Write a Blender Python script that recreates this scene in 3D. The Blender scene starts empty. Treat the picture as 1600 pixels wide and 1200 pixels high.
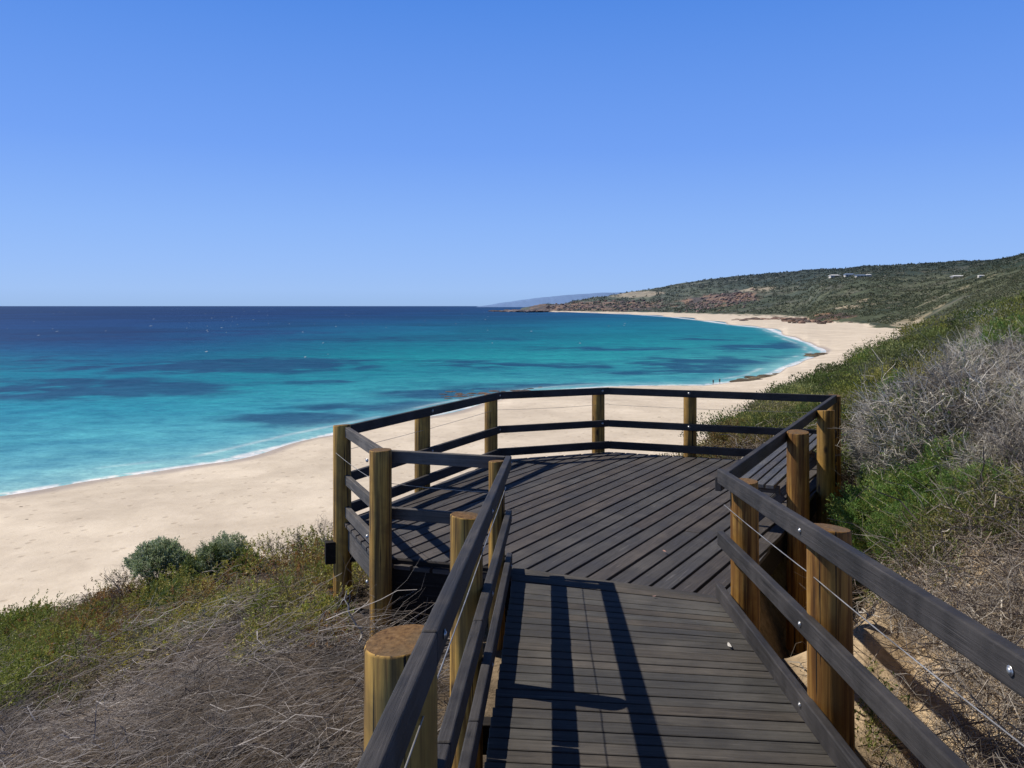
import bpy, bmesh, math, random
import numpy as np
from mathutils import Vector, Matrix
random.seed(7)
RNG = np.random.default_rng(11)
S = bpy.context.scene
COL = S.collection
F = 1240.0            # focal length in pixels of the 1600 px wide photograph
HZ = 478.0            # horizon row
SEA = -24.0           # sea level below the eye (the eye is the origin)
R_ = math.radians

# ------------------------------------------------------------------ helpers
def lin(r, g, b):
    f = lambda c: (c/255/12.92 if c/255 <= .04045 else ((c/255+.055)/1.055)**2.4)
    return (f(r), f(g), f(b))
def W(px, py, y):     # the point seen at px,py that stands y metres ahead
    return np.array([(px-800)/F*y, y, -(py-HZ)/F*y])
def tag(o, label=None, cat=None, group=None, kind=None):
    if label: o['label'] = label
    if cat: o['category'] = cat
    if group: o['group'] = group
    if kind: o['kind'] = kind
    return o
def empty(name, loc=(0, 0, 0)):
    o = bpy.data.objects.new(name, None); COL.objects.link(o); o.location = loc; o.empty_display_size = .2
    return o
def link(name, me, mat=None, parent=None):
    o = bpy.data.objects.new(name, me); COL.objects.link(o)
    if mat is not None:
        for m in (mat if isinstance(mat, (list, tuple)) else [mat]): me.materials.append(m)
    if parent is not None:
        o.parent = parent
        o.matrix_parent_inverse = Matrix.Translation(-Vector(parent.location))
    return o
def mesh_np(name, V, Fc, col=None, smooth=False):
    me = bpy.data.meshes.new(name)
    V = np.asarray(V, np.float32); Fc = np.asarray(Fc, np.int32)
    n, k = Fc.shape
    me.vertices.add(len(V)); me.vertices.foreach_set('co', V.ravel())
    me.loops.add(n*k); me.loops.foreach_set('vertex_index', Fc.ravel())
    me.polygons.add(n)
    me.polygons.foreach_set('loop_start', np.arange(0, n*k, k, dtype=np.int32))
    me.polygons.foreach_set('loop_total', np.full(n, k, np.int32))
    me.polygons.foreach_set('use_smooth', np.full(n, smooth, bool))
    if col is not None:
        a = me.color_attributes.new('Col', 'FLOAT_COLOR', 'POINT')
        c = np.ones((len(V), 4), np.float32); c[:, :3] = col
        a.data.foreach_set('color', c.ravel())
    me.update(calc_edges=True)
    return me
def h2(ix, iy, s):
    n = (ix.astype(np.int64)*374761393 + iy.astype(np.int64)*668265263 + s*1274126177) & 0xffffffff
    n = ((n ^ (n >> 13))*1274126177) & 0xffffffff
    n = n ^ (n >> 16)
    return (n & 0xffff)/65535.0
def vn(x, y, s=0):
    xi = np.floor(x); yi = np.floor(y); fx = x-xi; fy = y-yi
    xi = xi.astype(np.int64); yi = yi.astype(np.int64)
    u = fx*fx*(3-2*fx); v = fy*fy*(3-2*fy)
    return (h2(xi, yi, s)*(1-u)+h2(xi+1, yi, s)*u)*(1-v)+(h2(xi, yi+1, s)*(1-u)+h2(xi+1, yi+1, s)*u)*v
def fbm(x, y, s=0, o=4):
    t = 0; a = .5; w = 0
    for i in range(o):
        t = t+a*vn(x*2**i+i*17.3, y*2**i-i*9.1, s+i); w += a; a *= .5
    return t/w
def sst(a, b, x):
    t = np.clip((x-a)/(b-a), 0, 1); return t*t*(3-2*t)

# ------------------------------------------------------------------ materials
class NT:
    def __init__(s, name):
        s.m = bpy.data.materials.new(name); s.m.use_nodes = True; s.t = s.m.node_tree
        s.n = s.t.nodes; s.b = s.n['Principled BSDF']; s.out = s.n['Material Output']
    def add(s, ty, **k):
        x = s.n.new(ty)
        for a, v in k.items(): setattr(x, a, v)
        return x
    def L(s, a, b): s.t.links.new(a, b)
    def coord(s, scale=(1, 1, 1), which='Object'):
        c = s.add('ShaderNodeTexCoord'); m = s.add('ShaderNodeMapping'); m.inputs['Scale'].default_value = scale
        s.L(c.outputs[which], m.inputs['Vector']); return m.outputs[0]
    def noise(s, vec, scale, detail=4, rough=.55, dist=0):
        x = s.add('ShaderNodeTexNoise'); x.inputs['Scale'].default_value = scale; x.inputs['Detail'].default_value = detail
        x.inputs['Roughness'].default_value = rough; x.inputs['Distortion'].default_value = dist
        s.L(vec, x.inputs['Vector']); return x.outputs['Fac']
    def ramp(s, fac, stops):
        x = s.add('ShaderNodeValToRGB'); e = x.color_ramp.elements
        while len(e) < len(stops): e.new(.5)
        for i, (p, c) in enumerate(stops): e[i].position = p; e[i].color = (*c, 1) if not isinstance(c, float) else (c, c, c, 1)
        s.L(fac, x.inputs[0]); return x.outputs[0]
    def mix(s, fac, a, b, mode='MIX'):
        x = s.add('ShaderNodeMix', data_type='RGBA', blend_type=mode)
        for i, v in ((0, fac), (6, a), (7, b)):
            if isinstance(v, (int, float)): x.inputs[i].default_value = v
            elif isinstance(v, tuple): x.inputs[i].default_value = (*v, 1)
            else: s.L(v, x.inputs[i])
        return x.outputs[2]
    def attr(s, name='Col'):
        x = s.add('ShaderNodeAttribute', attribute_name=name); return x.outputs['Color']
    def bump(s, h, strength=.3, dist=.01, nrm=None):
        x = s.add('ShaderNodeBump'); x.inputs['Strength'].default_value = strength; x.inputs['Distance'].default_value = dist
        s.L(h, x.inputs['Height'])
        if nrm is not None: s.L(nrm, x.inputs['Normal'])
        s.L(x.outputs[0], s.b.inputs['Normal']); return x.outputs[0]
    def base(s, c, rough=.6, spec=.5):
        if isinstance(c, tuple): s.b.inputs['Base Color'].default_value = (*c, 1)
        else: s.L(c, s.b.inputs['Base Color'])
        if isinstance(rough, (int, float)): s.b.inputs['Roughness'].default_value = rough
        else: s.L(rough, s.b.inputs['Roughness'])
        s.b.inputs['Specular IOR Level'].default_value = spec
        return s.m

def mat_board(name, c0, c1, rough, scale, tintattr=True, scuff=.35, spec=.4):
    t = NT(name); v = t.coord((1, 1, 1), 'UV')      # u runs along the timber, v across
    m = t.add('ShaderNodeMapping'); m.inputs['Scale'].default_value = (1.2, 26, 1); t.L(v, m.inputs['Vector'])
    g = t.noise(m.outputs[0], 2.2*scale, 7, .65, .4)
    big = t.noise(t.coord((1, 1, 1)), 2.6, 5, .6)
    fine = t.noise(t.coord((1, 1, 1)), 70, 3, .7)
    c = t.ramp(g, [(.24, tuple(x*.45 for x in c0)), (.36, c0), (.78, c1)])
    c = t.mix(t.ramp(big, [(.3, 0.0), (.75, 1.0)]), c, tuple(x*1.35 for x in c1), 'MIX') if scuff > .5 else c
    dust = t.ramp(big, [(.45, 0.0), (.72, float(scuff))])
    c = t.mix(dust, c, tuple(x*2.1 for x in c1))
    c = t.mix(t.ramp(fine, [(.62, 0.0), (.8, .28)]), c, (.2, .18, .16))
    m3 = t.add('ShaderNodeMapping'); m3.inputs['Scale'].default_value = (2.5, 75, 1); t.L(v, m3.inputs['Vector'])
    sc = t.noise(m3.outputs[0], 1.0, 3, .6, .8)
    c = t.mix(t.ramp(sc, [(.60, 0.0), (.68, .38)]), c, tuple(min(1, x*2.6) for x in c1))
    c = t.mix(t.ramp(sc, [(.30, .7), (.37, 0.0)]), c, tuple(x*.3 for x in c0))
    if tintattr: c = t.mix(1.0, c, t.attr(), 'MULTIPLY')
    t.bump(g, .8, .005)
    return t.base(c, t.ramp(big, [(.3, float(rough)), (.8, min(1.0, rough+.25))]), spec)
M = {}
M['deck'] = mat_board('deck_timber', (.042, .037, .036), (.076, .069, .067), .62, 1.0, scuff=.32)
M['ramp'] = mat_board('ramp_timber', (.040, .036, .032), (.078, .071, .063), .66, 1.0, scuff=.42)
M['rail'] = mat_board('rail_timber', (.014, .013, .013), (.037, .034, .034), .58, 1.0, False, scuff=.55, spec=.3)
M['railgrey'] = mat_board('sunlit_rail_timber', (.050, .045, .043), (.105, .096, .090), .65, .8, False, scuff=.45)  # lighter copy of the rail timber, sunlit grey put into its colour
M['joist'] = mat_board('joist_timber', (.012, .010, .009), (.026, .022, .020), .8, .8, False, scuff=.2, spec=.2)
M['bench'] = mat_board('bench_timber', (.05, .047, .047), (.115, .11, .11), .5, .8, True, scuff=.2)

def mat_post(name, warm):
    t = NT(name)
    g = t.noise(t.coord((34, 34, 1.1)), 1.0, 7, .62, .6)
    v = t.coord((1, 1, 1)); b = t.noise(v, 3.5, 4, .6, .5)
    cr = t.noise(t.coord((60, 60, .9)), 1.0, 3, .5, .2)
    a = (.30, .165, .040) if warm else (.43, .25, .058)
    d = (.14, .062, .014) if warm else (.23, .125, .03)
    c = t.ramp(g, [(.34, tuple(x*.35 for x in d)), (.43, d), (.53, a), (.66, tuple(x*1.35 for x in a))])
    c = t.mix(t.ramp(b, [(.42, 0.0), (.60, .55)]), c, (.17, .10, .032) if not warm else (.15, .065, .014))
    c = t.mix(t.ramp(cr, [(.345, 1.0), (.385, 0.0)]), c, (.015, .01, .006))
    kn = t.add('ShaderNodeTexVoronoi'); kn.inputs['Scale'].default_value = 1.0; t.L(t.coord((5, 5, 2.2)), kn.inputs['Vector'])
    c = t.mix(t.ramp(kn.outputs['Distance'], [(.06, .9), (.13, 0.0)]), c, (.03, .015, .008))
    t.bump(g, .6, .006)
    return t.base(c, .7, .3)
M['post'] = mat_post('treated_pine', False)
M['postw'] = mat_post('treated_pine_warm', True)
def mat_end():
    t = NT('post_end_grain'); v = t.coord((1, 1, 1))
    n = t.noise(v, 60, 4, .7); r = t.noise(v, 9, 3, .5)
    c = t.ramp(n, [(.3, (.07, .035, .015)), (.6, (.20, .115, .05)), (.8, (.30, .2, .11))])
    c = t.mix(t.ramp(r, [(.4, 0.0), (.7, .6)]), c, (.10, .085, .06))
    t.bump(n, .6, .005); return t.base(c, .85, .2)
M['end'] = mat_end()
t = NT('galvanised_steel'); M['steel'] = t.base(t.ramp(t.noise(t.coord(), 60), [(.3, (.35, .35, .35)), (.7, (.6, .6, .6))]), .35); t.b.inputs['Metallic'].default_value = .8
t = NT('fencing_wire'); M['wire'] = t.base(t.ramp(t.noise(t.coord(), 8), [(.3, (.22, .2, .18)), (.7, (.5, .48, .45))]), .4); t.b.inputs['Metallic'].default_value = .5

def mat_leaf():
    t = NT('foliage'); c = t.attr(); t.base(c, .55, .3)
    tr = t.add('ShaderNodeBsdfTranslucent'); t.L(c, tr.inputs[0]); mx = t.add('ShaderNodeMixShader'); mx.inputs[0].default_value = .28
    t.L(t.b.outputs[0], mx.inputs[1]); t.L(tr.outputs[0], mx.inputs[2]); t.L(mx.outputs[0], t.out.inputs[0]); return t.m
M['leaf'] = mat_leaf()
t = NT('twig_bark'); M['twig'] = t.base(t.attr(), .85, .15)
def mat_ground():
    t = NT('ground_cover_soil'); v = t.coord(); c = t.attr()
    n1 = t.noise(v, 14, 5, .7); n2 = t.noise(v, 2.2, 5, .65)
    c = t.mix(1.0, c, t.ramp(n1, [(.3, (.62, .60, .58)), (.7, (1.22, 1.2, 1.18))]), 'MULTIPLY')
    c = t.mix(1.0, c, t.ramp(n2, [(.3, (.8, .8, .8)), (.7, (1.15, 1.15, 1.15))]), 'MULTIPLY')
    t.bump(n1, .7, .03); return t.base(c, .95, .1)
M['ground'] = mat_ground()
def mat_sand():
    t = NT('beach_sand'); v = t.coord(); c = t.attr()
    n1 = t.noise(v, .9, 7, .72); n2 = t.noise(v, .07, 6, .65); n3 = t.noise(v, 30, 3, .6); n4 = t.noise(t.coord((.25, .25, .25)), 1.0, 5, .6, .6)
    c = t.mix(1.0, c, t.ramp(n2, [(.35, (.88, .87, .87)), (.65, (1.07, 1.07, 1.07))]), 'MULTIPLY')
    c = t.mix(1.0, c, t.ramp(n4, [(.35, (.93, .92, .91)), (.65, (1.05, 1.05, 1.05))]), 'MULTIPLY')
    c = t.mix(t.ramp(n1, [(.60, 0.0), (.68, .20)]), c, (.28, .21, .15))
    dv = t.add('ShaderNodeTexVoronoi'); dv.inputs['Scale'].default_value = .55; t.L(v, dv.inputs['Vector'])
    ft = t.ramp(dv.outputs['Distance'], [(.10, 0.0), (.22, 1.0)])
    c = t.mix(1.0, c, t.ramp(ft, [(0.0, (.80, .78, .76)), (1.0, (1., 1., 1.))]), 'MULTIPLY')
    b1 = t.bump(n1, .6, .16); b2 = t.bump(ft, .5, .10, b1); t.bump(n3, .35, .01, b2); return t.base(c, .95, .1)
M['sand'] = mat_sand()
def mat_hill():
    t = NT('heath_hill'); v = t.coord(); c = t.attr()
    vo = t.add('ShaderNodeTexVoronoi'); vo.inputs['Scale'].default_value = .16; t.L(v, vo.inputs['Vector'])
    n1 = t.noise(v, .09, 6, .75); n2 = t.noise(v, .012, 5, .65)
    c = t.mix(1.0, c, t.ramp(n1, [(.34, (.68, .70, .72)), (.52, (1., 1., .97)), (.68, (1.3, 1.25, 1.2))]), 'MULTIPLY')
    c = t.mix(1.0, c, t.ramp(n2, [(.3, (.78, .82, .85)), (.7, (1.2, 1.15, 1.08))]), 'MULTIPLY')
    t.bump(n1, .6, 3.0); return t.base(c, .95, .08)
M['hill'] = mat_hill()
def mat_rock():
    t = NT('coastal_rock'); v = t.coord(); n = t.noise(v, 1.2, 6, .7); n2 = t.noise(v, .2, 3, .6)
    c = t.mix(1.0, t.attr(), t.ramp(n, [(.3, (.45, .42, .4)), (.65, (1.25, 1.2, 1.15))]), 'MULTIPLY')
    t.bump(n, .8, .4); return t.base(c, .9, .2)
M['rock'] = mat_rock()
def mat_sea():
    t = NT('sea_water'); v = t.coord((1, 1.6, 1)); c = t.attr()
    n0 = t.noise(v, .9, 4, .65); n1 = t.noise(v, .11, 5, .7, .3); n2 = t.noise(t.coord((.4, 1, 1)), .018, 5, .65, .3)
    c = t.mix(1.0, c, t.ramp(n0, [(.3, (.78, .82, .86)), (.7, (1.2, 1.16, 1.12))]), 'MULTIPLY')
    c = t.mix(1.0, c, t.ramp(n1, [(.32, (.58, .70, .80)), (.68, (1.38, 1.25, 1.16))]), 'MULTIPLY')
    c = t.mix(1.0, c, t.ramp(n2, [(.34, (.72, .82, .88)), (.66, (1.2, 1.13, 1.09))]), 'MULTIPLY')
    b1 = t.bump(n1, .5, .8); t.bump(n0, .5, .15, b1); return t.base(c, .5, .07)
M['sea'] = mat_sea()
def flat(name, c, rough=.8, sc=3.0, var=.2):
    t = NT(name); n = t.noise(t.coord(), sc, 4); return t.base(t.ramp(n, [(.3, tuple(x*(1-var) for x in c)), (.7, tuple(x*(1+var) for x in c))]), rough, .2)

# ------------------------------------------------------------------ terrain
# radial profiles: column (photo px) -> [(metres ahead, height)]
PR = {
 -900: [(.4,-2.4),(3,-3.4),(6,-5),(10,-8),(36,-21.8),(50,-22.8),(60,-23.5),(64,SEA),(80,-25.5),(20000,-90)],
 -400: [(.4,-2.4),(3,-3.1),(6,-4.2),(10,-6),(14,-8.5),(44,-21.8),(64,-22.8),(74,-23.3),(80,SEA),(96,-25.5),(20000,-90)],
 0:    [(.4,-2.4),(3,-2.85),(5,-3.15),(8,-3.9),(12,-5.05),(14.5,-6.8),(50,-21.9),(84,-22.8),(94,-23.3),(100,SEA),(116,-25.5),(20000,-90)],
 200:  [(.4,-2.4),(3,-2.75),(5,-2.95),(8,-3.55),(12,-4.5),(14.5,-6.3),(52,-21.9),(92,-22.8),(106,-23.3),(112,SEA),(130,-25.5),(20000,-90)],
 350:  [(.4,-2.4),(3,-2.65),(5,-2.75),(8,-3.2),(11.5,-3.95),(14,-5.6),(54,-21.8),(98,-22.8),(115,-23.3),(122,SEA),(140,-25.5),(20000,-90)],
 500:  [(.4,-2.35),(3,-2.5),(5,-2.6),(8,-3.0),(11,-3.45),(14,-5.2),(56,-21.8),(120,-22.8),(138,-23.3),(145,SEA),(165,-25.5),(20000,-90)],
 640:  [(.4,-2.3),(3,-2.4),(5,-2.55),(8,-2.95),(11.5,-3.35),(14,-4.8),(60,-21.8),(140,-22.8),(160,-23.3),(168,SEA),(190,-25.5),(20000,-90)],
 800:  [(.4,-2.3),(3,-2.4),(6,-2.65),(10,-3.0),(12.6,-3.2),(15,-4.8),(60,-20.5),(72,-21.8),(170,-22.8),(200,-23.3),(208,SEA),(225,-25.5),(20000,-90)],
 815:  [(.4,-2.3),(3,-2.4),(6,-2.65),(10,-2.98),(12.8,-3.18),(15.3,-4.8),(60.5,-20.3),(73,-21.8),(173,-22.8),(204,-23.3),(212,SEA),(230,-26),(3000,-30),(3300,-25.5),(3400,-22.5),(3480,-14),(3600,-6),(3760,-16),(3900,-30),(20000,-90)],
 850:  [(.4,-2.3),(3,-2.4),(6,-2.65),(10,-2.95),(13,-3.15),(16,-4.8),(62,-20),(74,-21.8),(180,-22.8),(214,-23.3),(222,SEA),(240,-26),(3000,-30),(3250,-26),(3330,SEA),(3350,-22),(3450,8),(3600,20),(3850,-5),(4200,-40),(20000,-90)],
 900:  [(.4,-2.3),(3,-2.4),(6,-2.6),(10,-2.9),(13,-3.1),(17,-5),(64,-20),(76,-21.8),(190,-22.8),(222,-23.3),(230,SEA),(250,-26),(2800,-29),(2976,SEA),(3050,-22.2),(3210,-21.5),(3330,2),(3500,30),(3700,38),(4100,20),(4600,-40),(20000,-90)],
 950:  [(.4,-2.3),(3,-2.4),(6,-2.55),(10,-2.85),(13,-3.05),(18,-5),(66,-20),(80,-21.8),(200,-22.8),(228,-23.3),(236,SEA),(256,-26),(2300,-29),(2480,SEA),(2550,-22.2),(2870,-21.5),(3050,-2),(3300,25),(3600,42),(3800,49),(4300,30),(20000,-60)],
 1000: [(.4,-2.3),(3,-2.4),(6,-2.5),(10,-2.75),(13.4,-2.95),(19,-5),(68,-19.5),(84,-21.8),(204,-22.8),(230,-23.3),(239,SEA),(260,-26),(1950,-29),(2125,SEA),(2200,-22.2),(2800,-21.5),(2980,0),(3300,34),(3650,68),(3900,80),(4500,60),(20000,-60)],
 1050: [(.4,-2.3),(3,-2.4),(6,-2.5),(10,-2.65),(13.6,-2.85),(20,-4.9),(72,-19),(88,-21.7),(206,-22.8),(231,-23.3),(240,SEA),(262,-26),(1550,-29),(1700,SEA),(1760,-22.2),(2650,-21.5),(2850,0),(3200,38),(3700,90),(4000,110),(4800,100),(20000,0)],
 1100: [(.4,-2.3),(3,-2.35),(6,-2.45),(10,-2.5),(14,-2.7),(22,-4.6),(76,-18.5),(96,-21.6),(208,-22.8),(231,-23.3),(240,SEA),(262,-26),(1150,-28),(1294,SEA),(1340,-22.2),(2300,-21.2),(2500,5),(2900,38),(3500,98),(4000,133),(4800,130),(20000,0)],
 1150: [(.4,-2.3),(3,-2.35),(6,-2.4),(10,-2.4),(14,-2.5),(17,-2.75),(26,-5.2),(84,-18),(112,-21.5),(214,-22.8),(243,-23.3),(252,SEA),(275,-26),(900,-27.5),(992,SEA),(1020,-22.4),(2120,-21),(2320,5),(2750,42),(3400,105),(4000,153),(4800,150),(20000,0)],
 1200: [(.4,-2.3),(3,-2.35),(6,-2.35),(10,-2.3),(14,-2.4),(25,-3.1),(38,-6),(96,-18),(130,-21.4),(230,-22.8),(262,-23.4),(272,SEA),(295,-26),(760,-27),(850,SEA),(880,-22.6),(1960,-20.8),(2180,5),(2650,48),(3250,110),(3800,157),(4600,155),(20000,0)],
 1231: [(.4,-2.3),(3,-2.35),(6,-2.3),(10,-2.2),(14,-2.35),(34,-3.7),(50,-8),(106,-18.5),(145,-21.3),(270,-22.8),(300,-23.4),(312,SEA),(340,-25.6),(570,-25.8),(630,SEA),(660,-22.8),(1880,-20.6),(2080,4),(2600,52),(3200,115),(3650,158),(4500,156),(20000,0)],
 1262: [(.4,-2.3),(3,-2.4),(6,-2.2),(10,-2.1),(14,-2.3),(40,-4.0),(56,-8),(114,-18.5),(155,-21.3),(310,-22.8),(345,-23.4),(356,SEA),(385,-25),(480,-25),(525,SEA),(560,-22.8),(1750,-20.4),(1950,6),(2500,56),(3100,118),(3450,158),(4400,156),(20000,0)],
 1280: [(.4,-2.3),(3,-2.4),(6,-2.15),(10,-2.05),(14,-2.3),(42,-4.1),(60,-8.5),(118,-18.5),(160,-21.3),(335,-22.8),(372,-23.5),(386,SEA),(405,-24.5),(430,-24.5),(458,SEA),(500,-23),(1090,-21.8),(1200,-13),(1500,4),(1900,42),(2500,74),(3100,124),(3350,156),(4300,156),(20000,0)],
 1298: [(.4,-2.3),(3,-2.42),(6,-2.1),(10,-2.0),(14,-2.25),(46,-4.0),(64,-8.5),(124,-18.5),(168,-21.3),(350,-22.8),(400,-23.6),(425,-23.75),(470,-23.4),(560,-22.8),(1050,-21.8),(1160,-12),(1420,8),(1800,44),(2200,68),(3000,130),(3250,153),(4200,153),(20000,0)],
 1350: [(.4,-2.3),(3,-2.42),(6,-2.05),(10,-1.85),(14,-2.1),(30,-3.0),(70,-4.4),(92,-9),(130,-17),(185,-21.4),(400,-22.4),(960,-21.8),(1080,-11),(1300,8),(1600,40),(2000,73),(3000,150),(4000,150),(20000,0)],
 1430: [(.4,-2.2),(3,-2.42),(5,-2.25),(8,-1.75),(12,-1.6),(25,-1.9),(60,-2.7),(120,-4.1),(150,-10),(210,-19),(280,-21.4),(700,-21.2),(800,-18),(920,-10),(1200,2),(1500,28),(2000,70),(2700,143),(4000,145),(20000,0)],
 1500: [(.4,-2.1),(3,-2.35),(5,-2.05),(8,-1.5),(12,-1.35),(25,-1.4),(60,-1.7),(150,-2.8),(210,-10),(400,-9),(700,1),(1000,18),(1500,46),(2000,78),(2600,148),(4000,148),(20000,0)],
 1600: [(.4,-2.0),(3,-2.15),(5,-1.75),(8,-1.2),(12,-.9),(25,-.6),(60,-.3),(110,.0),(160,.4),(240,-3),(340,1),(500,11),(900,36),(1400,72),(2200,144),(4000,150),(20000,0)],
 1750: [(.4,-1.7),(3,-1.8),(5,-1.3),(8,-.8),(12,-.4),(25,.3),(60,2.5),(160,7),(300,10),(500,25),(900,50),(1400,90),(2000,142),(4000,150),(20000,0)],
 2400: [(.4,-1.2),(3,-1.0),(5,-.5),(12,.6),(25,2.2),(60,7),(160,18),(500,50),(1000,90),(1800,150),(4000,150),(20000,0)],
}
PXS = np.array(sorted(PR)); AS = (PXS-800)/F
LT = np.log(np.geomspace(.4, 20000, 1400))
TAB = np.array([np.interp(LT, np.log([p[0] for p in PR[k]]), [p[1] for p in PR[k]]) for k in PXS])
# soften corners a little along the depth
kern = np.exp(-.5*(np.arange(-9, 10)/3.2)**2); kern /= kern.sum()
TAB = np.array([np.convolve(np.pad(r, 9, mode='edge'), kern, 'valid') for r in TAB])
def base_h(x, y):
    y = np.maximum(y, .41); a = np.clip(x/y, AS[0], AS[-1]-1e-6)
    i = np.clip(np.searchsorted(AS, a, side='right')-1, 0, len(AS)-2)
    t = (a-AS[i])/(AS[i+1]-AS[i]); 
    v = (np.log(y)-LT[0])/(LT[-1]-LT[0])*(len(LT)-1); j = np.clip(np.floor(v).astype(int), 0, len(LT)-2); w = v-j
    z0 = TAB[i, j]*(1-w)+TAB[i, j+1]*w; z1 = TAB[i+1, j]*(1-w)+TAB[i+1, j+1]*w
    return z0*(1-t)+z1*t
def sandmask(x, y, z):
    """1 on the beach, 0 on vegetated ground"""
    edge = fbm(x*.05, y*.05, 5, 3)-.5
    lim = -20.9+edge*2.2
    return sst(lim+.25, lim-.25, z)
def ground(x, y):
    x = np.asarray(x, float); y = np.asarray(y, float)
    z = base_h(x, y); d = np.maximum(y, 1)
    veg = 1-sandmask(x, y, z)
    q = x-(1.43+(y-5.43)*.563)                # distance right of the landward edge of the platform
    z = z-1.45*np.exp(-((q-.30)/.55)**2)*sst(4.9, 6.2, y)*(1-sst(9.8, 11.6, y))  # trench shaped beside the deck so the ground drops into shadow
    n = (fbm(x*.9, y*.9, 1, 3)-.5)*.34*sst(2, 4, d)*(1-sst(40, 90, d))
    n = n+(fbm(x*.16, y*.16, 2, 4)-.5)*1.1*sst(14, 40, d)
    n = n+(fbm(x*.05, y*.05, 8, 4)-.5)*6*sst(400, 900, d)*(1-.7*sst(90, 140, z))+(fbm(x*.008, y*.008, 3, 4)-.5)*15*(1-.6*sst(90, 140, z))*sst(600, 1500, d)*sst(-10, 40, z)
    # gullies and spurs running down to the far beach
    n = n-np.abs(fbm(x*.004+y*.0012, y*.0009, 14, 3)-.5)*60*sst(900, 1600, d)*sst(-12, 30, z)*(1-sst(80, 130, z))
    return z+n*veg
def gz(x, y): return float(ground(np.array([x]), np.array([y]))[0])
def hit(px, py, y0=2, y1=5000):     # metres ahead at which the ground is met along that sight line
    ys = np.geomspace(y0, y1, 3000); x = (px-800)/F*ys
    g = ground(x, ys); r = -(py-HZ)/F*ys
    k = np.argmax(g >= r); return ys[k] if g[k] >= r[k] else None

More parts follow.
